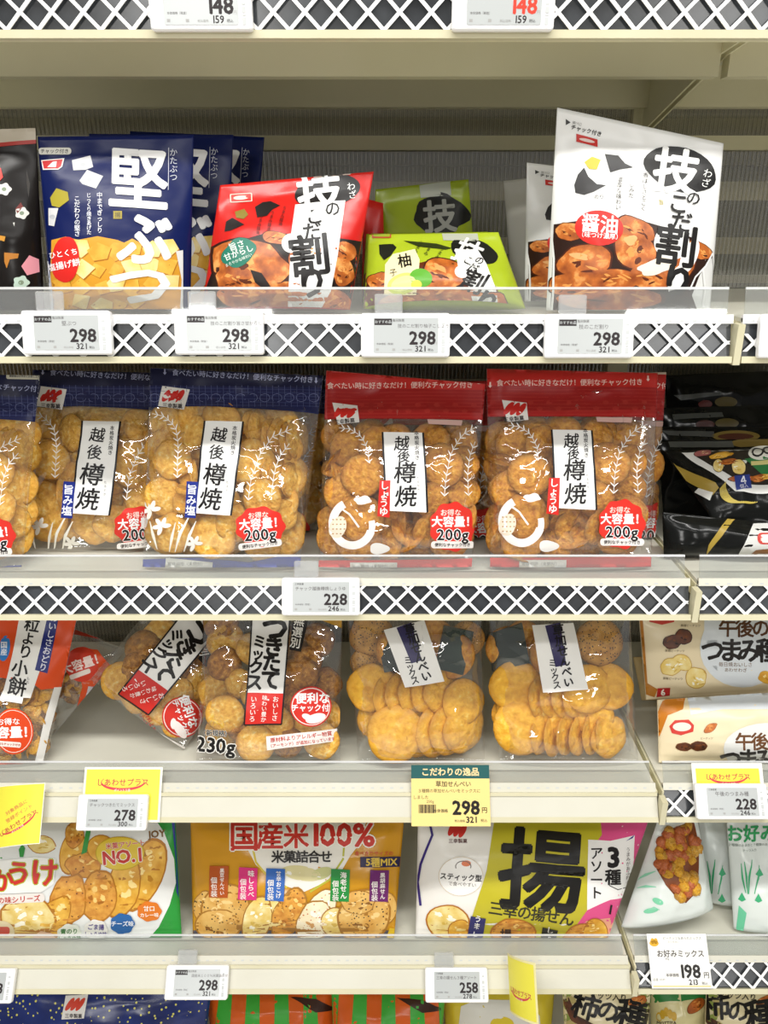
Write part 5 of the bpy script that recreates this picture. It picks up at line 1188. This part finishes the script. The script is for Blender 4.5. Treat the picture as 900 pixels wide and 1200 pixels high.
for i, (lab, tl, tr, xl, xr, cx) in enumerate((('orange and green striped packet beside the speckled blue bag', (238, 1150), (398, 1150), 250, 395, 330), ('orange and green striped packet, right one next to the yellow bag', (388, 1146), (524, 1146), 392, 514, 455))):
    b = low('snack_packet', lab, tl, tr, xl, xr, ost, 165 + i, 'striped packets', T=.045, Y=(.118, .078)[i])
    A = b.art; A.tf = None
    for k in range(-4, 5):
        x = cx + k * 30; A.poly([(x - 6 + k * 1, 1120), (x + 7 + k * 1, 1120), (x + 9 + k * 5, 1215), (x - 9 + k * 5, 1215)], '#3faa3a', 1)
    b.flush('green_stripes')
    A.poly([(cx + 10, 1168), (cx + 40, 1170), (cx + 66, 1182), (cx + 40, 1186)], '#3a1f14', 3); b.flush('brown_mark')
    A.stroke([(cx - 60, 1150), (cx, 1143), (cx + 60, 1150)], 14, '#2f7a34', 2); b.flush('top_seal')
yb = low('snack_bag', 'yellow bag with pale window under the 258 tag', (516, 1140), (652, 1140), 524, 644, film('#d3bd35', 'yellow_film'), 171, Y=.118)
A = yb.art; A.tf = None
A.poly([(540, 1178), (560, 1170), (620, 1172), (632, 1190), (636, 1230), (534, 1230)], '#dcdad0', 1); yb.flush('pale_window'); A.ell(588, 1200, 14, 10, '#d8c02a', 2); yb.flush('yellow_emblem')
kk = film('#e6d9b0', 'kaki_film')
for i, (lab, tl, tr, xl, xr, cx, Y) in enumerate((('cream nut packet with black brush writing, beside the yellow bag', (658, 1140), (764, 1140), 664, 756, 706, .078), ('cream nut packet at the bottom right corner with black brush writing', (828, 1150), (930, 1150), 824, 915, 858, .078))):
    b = low('nut_packet', lab, tl, tr, xl, xr, kk, 175 + i, 'cream nut packets', Y=Y, T=.035)
    A = b.art; A.tf = None
    for ch, x, y, s_ in (('柿', cx - 20, 1178, 34), ('の', cx + 6, 1183, 28), ('種', cx + 34, 1190, 42)): A.text(ch, x, y, s_, '#161412', 4, b=.045, rot=14 if i == 0 else -4)
    A.text('ナッツ入り', cx + 6, 1166, 9, '#2a2420', 4, b=.03, rot=6); b.flush('lettering')
    for j in range(10):
        for sx0 in (tl[0] + 6, tr[0] - 8): A.ell(sx0 + (j % 2) * 5, 1150 + j * 7, 4, 6, ('#8a9a4a', '#b8a86a')[j % 2], 2, rot=j * 40)
    b.flush('leaf_border')
    food(A, cx + 40, 1172, 12, 5, 'food_soy', -20, 3, seed=i); b.flush('snack_photo')
    A.stroke([(cx - 44, 1170), (cx - 34, 1192), (cx - 8, 1206)], 9, 'food_dark', 3); b.flush('brown_arc')
b = low('nut_packet', 'cream and green nut packet between the two with brush writing', (760, 1142), (834, 1142), 764, 826, film('#d9cf9a', 'kaki_green_film'), 179, 'cream nut packets', T=.03, Y=.125)
A = b.art; A.tf = None
A.poly([(750, 1120), (850, 1120), (850, 1168), (800, 1172), (750, 1176)], '#2f7f3c', 1); b.flush('green_band')
food(A, 815, 1178, 12, 6, 'food_soy', -30, 2, seed=3); b.flush('snack_photo')
for k in range(5): A.ell(771 + k * 4.5, 1190 - (2 - abs(k - 2)) * 2.5, 3.2, 5, '#c9a02a', 2)
A.text('MOTTIYA', 780, 1197, 5, '#3a2a14', 3, b=.04); b.flush('gold_emblem')

# ------------------------------------------------------------------ price tags on the rails
esl(1, 235, 3, 'こつぶっこ', '148', '159', 'electronic tag with washed out screen on the topmost rail, left one', clip=False)
esl(1, 590, 3, 'こつぶっこ', '148', '159', 'electronic tag with red price 148 on the topmost rail', red=True, clip=False)
esl(2, 79, 390, '堅ぶつ', '298', '321', 'electronic tag with price 298 under the navy pouches', head='おすすめ品')
esl(2, 257, 390, '技のこだ割り旨さ甘がらし', '298', '321', 'electronic tag with price 298 under the red pouch', head='おすすめ品')
esl(2, 475, 393, '技のこだ割り柚子こしょう', '298', '321', 'electronic tag with price 298 under the lime pouches', head='おすすめ品')
esl(2, 690, 394, '技のこだ割り', '298', '321', 'electronic tag with price 298 under the tall white pouch', head='おすすめ品')
esl(2, 941, 394, '技のこだ割り', '298', '321', 'electronic tag cut by the right edge on the short rail', head='おすすめ品')
esl(3, 376, 699, 'チャック越後樽焼しょうゆ', '228', '246', 'electronic tag with price 228 between the blue and red header bags')
esl(4, 132, 952, 'チャックつきたてミックス', '278', '300', 'electronic tag with price 278 in front of a yellow card', clip=False, lift=.0135)
esl(4, 857, 939, '午後のつまみ種', '228', '246', 'electronic tag with price 228 under the cream packets', w=98, clip=False, lift=.0135)
esl(5, 231, 1151, '国産米１００％米菓詰合せ', '298', '321', 'electronic tag with price 298 under the gold bag', head='おすすめ品')
esl(5, 535, 1154, '三幸の揚せん３種アソート', '258', '278', 'electronic tag with price 258 under the lime and pink bag')
esl(5, -20, 1155, '米菓アソート', '298', '321', 'electronic tag cut by the left edge, showing only its end')

# paper cards
def card(name, k, px, py, w, h, label, draw, lift=.004, tilt=None, yaw=0, lean=0, cat='paper card', colour='#f2ec86', bend=0.0):
    mw = tag_frame(k, px, py, lift, tilt) @ Matrix.Rotation(math.radians(yaw), 4, 'Z') @ Matrix.Rotation(math.radians(lean), 4, 'X')
    root = empty(name, mat=mw); tag_props(root, label, cat)
    n = 12; V = []; F = []
    yb = lambda x: bend * (x / (w / 2000)) ** 2
    for y in (0.0, 0.0005):
        for j in (0, 1):
            for i in range(n + 1): x = (i / n - .5) * w / 1000; V.append((x, yb(x) + y, (j - .5) * h / 1000))
    W = n + 1
    for i in range(n):
        F += [(i, i + 1, W + i + 1, W + i), (2 * W + i, 3 * W + i, 3 * W + i + 1, 2 * W + i + 1), (i, 2 * W + i, 2 * W + i + 1, i + 1), (W + i, W + i + 1, 3 * W + i + 1, 3 * W + i)]
    F += [(0, W, 3 * W, 2 * W), (n, 2 * W + n, 3 * W + n, W + n)]
    mesh_obj('card_sheet', V, F, pmat(colour, rough=.4), root, world=False)
    A = Art(); draw(A)
    mp = lambda P, z: np.stack([P[:, 0] / 1000, yb(P[:, 0] / 1000) - .0002 - z * .00012, -P[:, 1] / 1000], -1)
    A.build('card_print', root, mp, 5.0 if bend else 0.0)
    return root
def happy(A, s=1.0, x=0, y=0, tilt=0):
    A.text('しあわせプラス', x, y, 9.5 * s, '#c8484a', 3, b=.02, rot=tilt)
    P = [(x + 27 * s * math.cos(t), y + 8.5 * s * math.sin(t)) for t in np.linspace(-.5, math.pi + .5, 24)]
    V = rotv(np.array(P), (x, y), tilt); A.stroke([tuple(v) for v in V], [max(.8, 3.4 * s * math.sin(math.pi * i / 23)) for i in range(24)], '#d8434e', 2)
    A.text('ポイント５倍', x, y + 9.4 * s, 3.4 * s, '#f8e8e0', 4, b=.03, rot=tilt)
card('point_card', 4, 143, 931, 108, 72, 'yellow point card behind the 278 tag', lambda A: (A.rect(-51, -33, 51, 33, '#f2e94e', 1), happy(A, 1.1, 0, -16)), lift=.0062, colour='#f6f5ea')
card('point_card', 4, 853, 912, 98, 40, 'yellow point card behind the 228 tag at the right edge', lambda A: (A.rect(-44, -13, 44, 16, '#f0e84a', 1), happy(A, .95, 0, -2)), lift=.0062, colour='#f4f3ec')
card('point_card', 4, 20, 955, 62, 78, 'yellow point card jutting out and curling at the left edge', lambda A: (A.rect(-30, -38, 30, 38, '#f2e94e', 1), happy(A, .8, 2, 10, -30), A.text('対象商品に', -2, -10, 6, '#d8605a', 3, rot=-30), A.text('登録ポイント', 2, -2, 6, '#d8605a', 3, rot=-30)), lift=.032, yaw=40, bend=-.006, colour='#f6f5ea')
card('point_card', 5, 608, 1158, 78, 78, 'yellow point card jutting out edge-on under the lime and pink bag', lambda A: (A.rect(-36, -36, 36, 36, '#f2e94e', 1), happy(A, .9, 0, 6)), lift=.045, yaw=-68, bend=.006, colour='#f4ecb0')
def draw298(A):
    A.rect(-54, -40, 54, -22, '#1f5a5a', 1); A.text('こだわりの逸品', 0, -31, 11.5, '#f2d8a0', 3, b=.05)
    A.rect(-54, -22, 54, 40, '#f3d98a', 1); A.text('草加せんべい', 4, -15, 8.2, '#3a3024', 3, b=.02); A.text('３種類の草加せんべいをミックスに', -2, -6, 5.4, '#3a3024', 3); A.text('しました', -41, 2.4, 5.4, '#3a3024', 3)
    A.text('298', 21, 16, 25, '#1d1815', 3, b=.06, sp=.95); A.text('円', 46, 19, 8, '#1d1815', 3, b=.03); A.text('本体価格', -14, 20, 5, '#3a3024', 3, b=.02); A.text('321', 28, 31.5, 11, '#1d1815', 3, b=.05); A.text('税込', 45, 32.5, 4.5, '#3a3024', 3); A.text('税込価格', 12, 33, 3.6, '#3a3024', 3)
    for i in range(14): A.rect(-44 + i * 1.7, 12, -43.1 + i * 1.7 + (i % 3) * .3, 23, '#4a3f2c', 3)
    A.text('250g', -28, 8, 5, '#6a5a40', 3)
card('price_card', 4, 528, 932, 108, 80, 'cream price card with teal heading and price 298', draw298, lift=.008, colour='#f3d98a', cat='price card')
def draw198(A):
    A.ell(-36, -24, 7, 4.4, '#e8b02a', 2); A.ell(-38, -27, 3, 4, '#e8b02a', 2); A.ell(-33, -27, 3, 4, '#e8b02a', 2)
    A.text('ピーナッツ＆あられミックス', 8, -31, 4.6, '#8a8a86', 2); A.text('おつまみに', -6, -26, 3.6, '#b0b0aa', 2); A.text('お好みミックス', 3, -10, 10.5, '#55504c', 2, b=.03); A.text('85g', -18, -3, 4, '#8a8a86', 2)
    A.text('198', 14, 14, 25, '#1d1a18', 2, b=.05, sp=.95); A.text('円', 39, 19, 9, '#2a2624', 2, b=.02); A.text('本体価格', -13, 19, 5, '#55504c', 2, b=.02); A.text('213', 18, 28.5, 10, '#2a2624', 2, b=.04); A.text('税込', 35, 30, 4.6, '#55504c', 2)
    A.text('品番 4549', -34, 25, 4.2, '#a0a09a', 2)
    A.rect(-44, 33, 44, 35, '#f2d79a', 1)
card('price_card', 5, 796, 1126, 92, 74, 'white paper price card with price 198 under the windowed mix bag', draw198, lift=.008, colour='#f7f6f2', cat='price card')
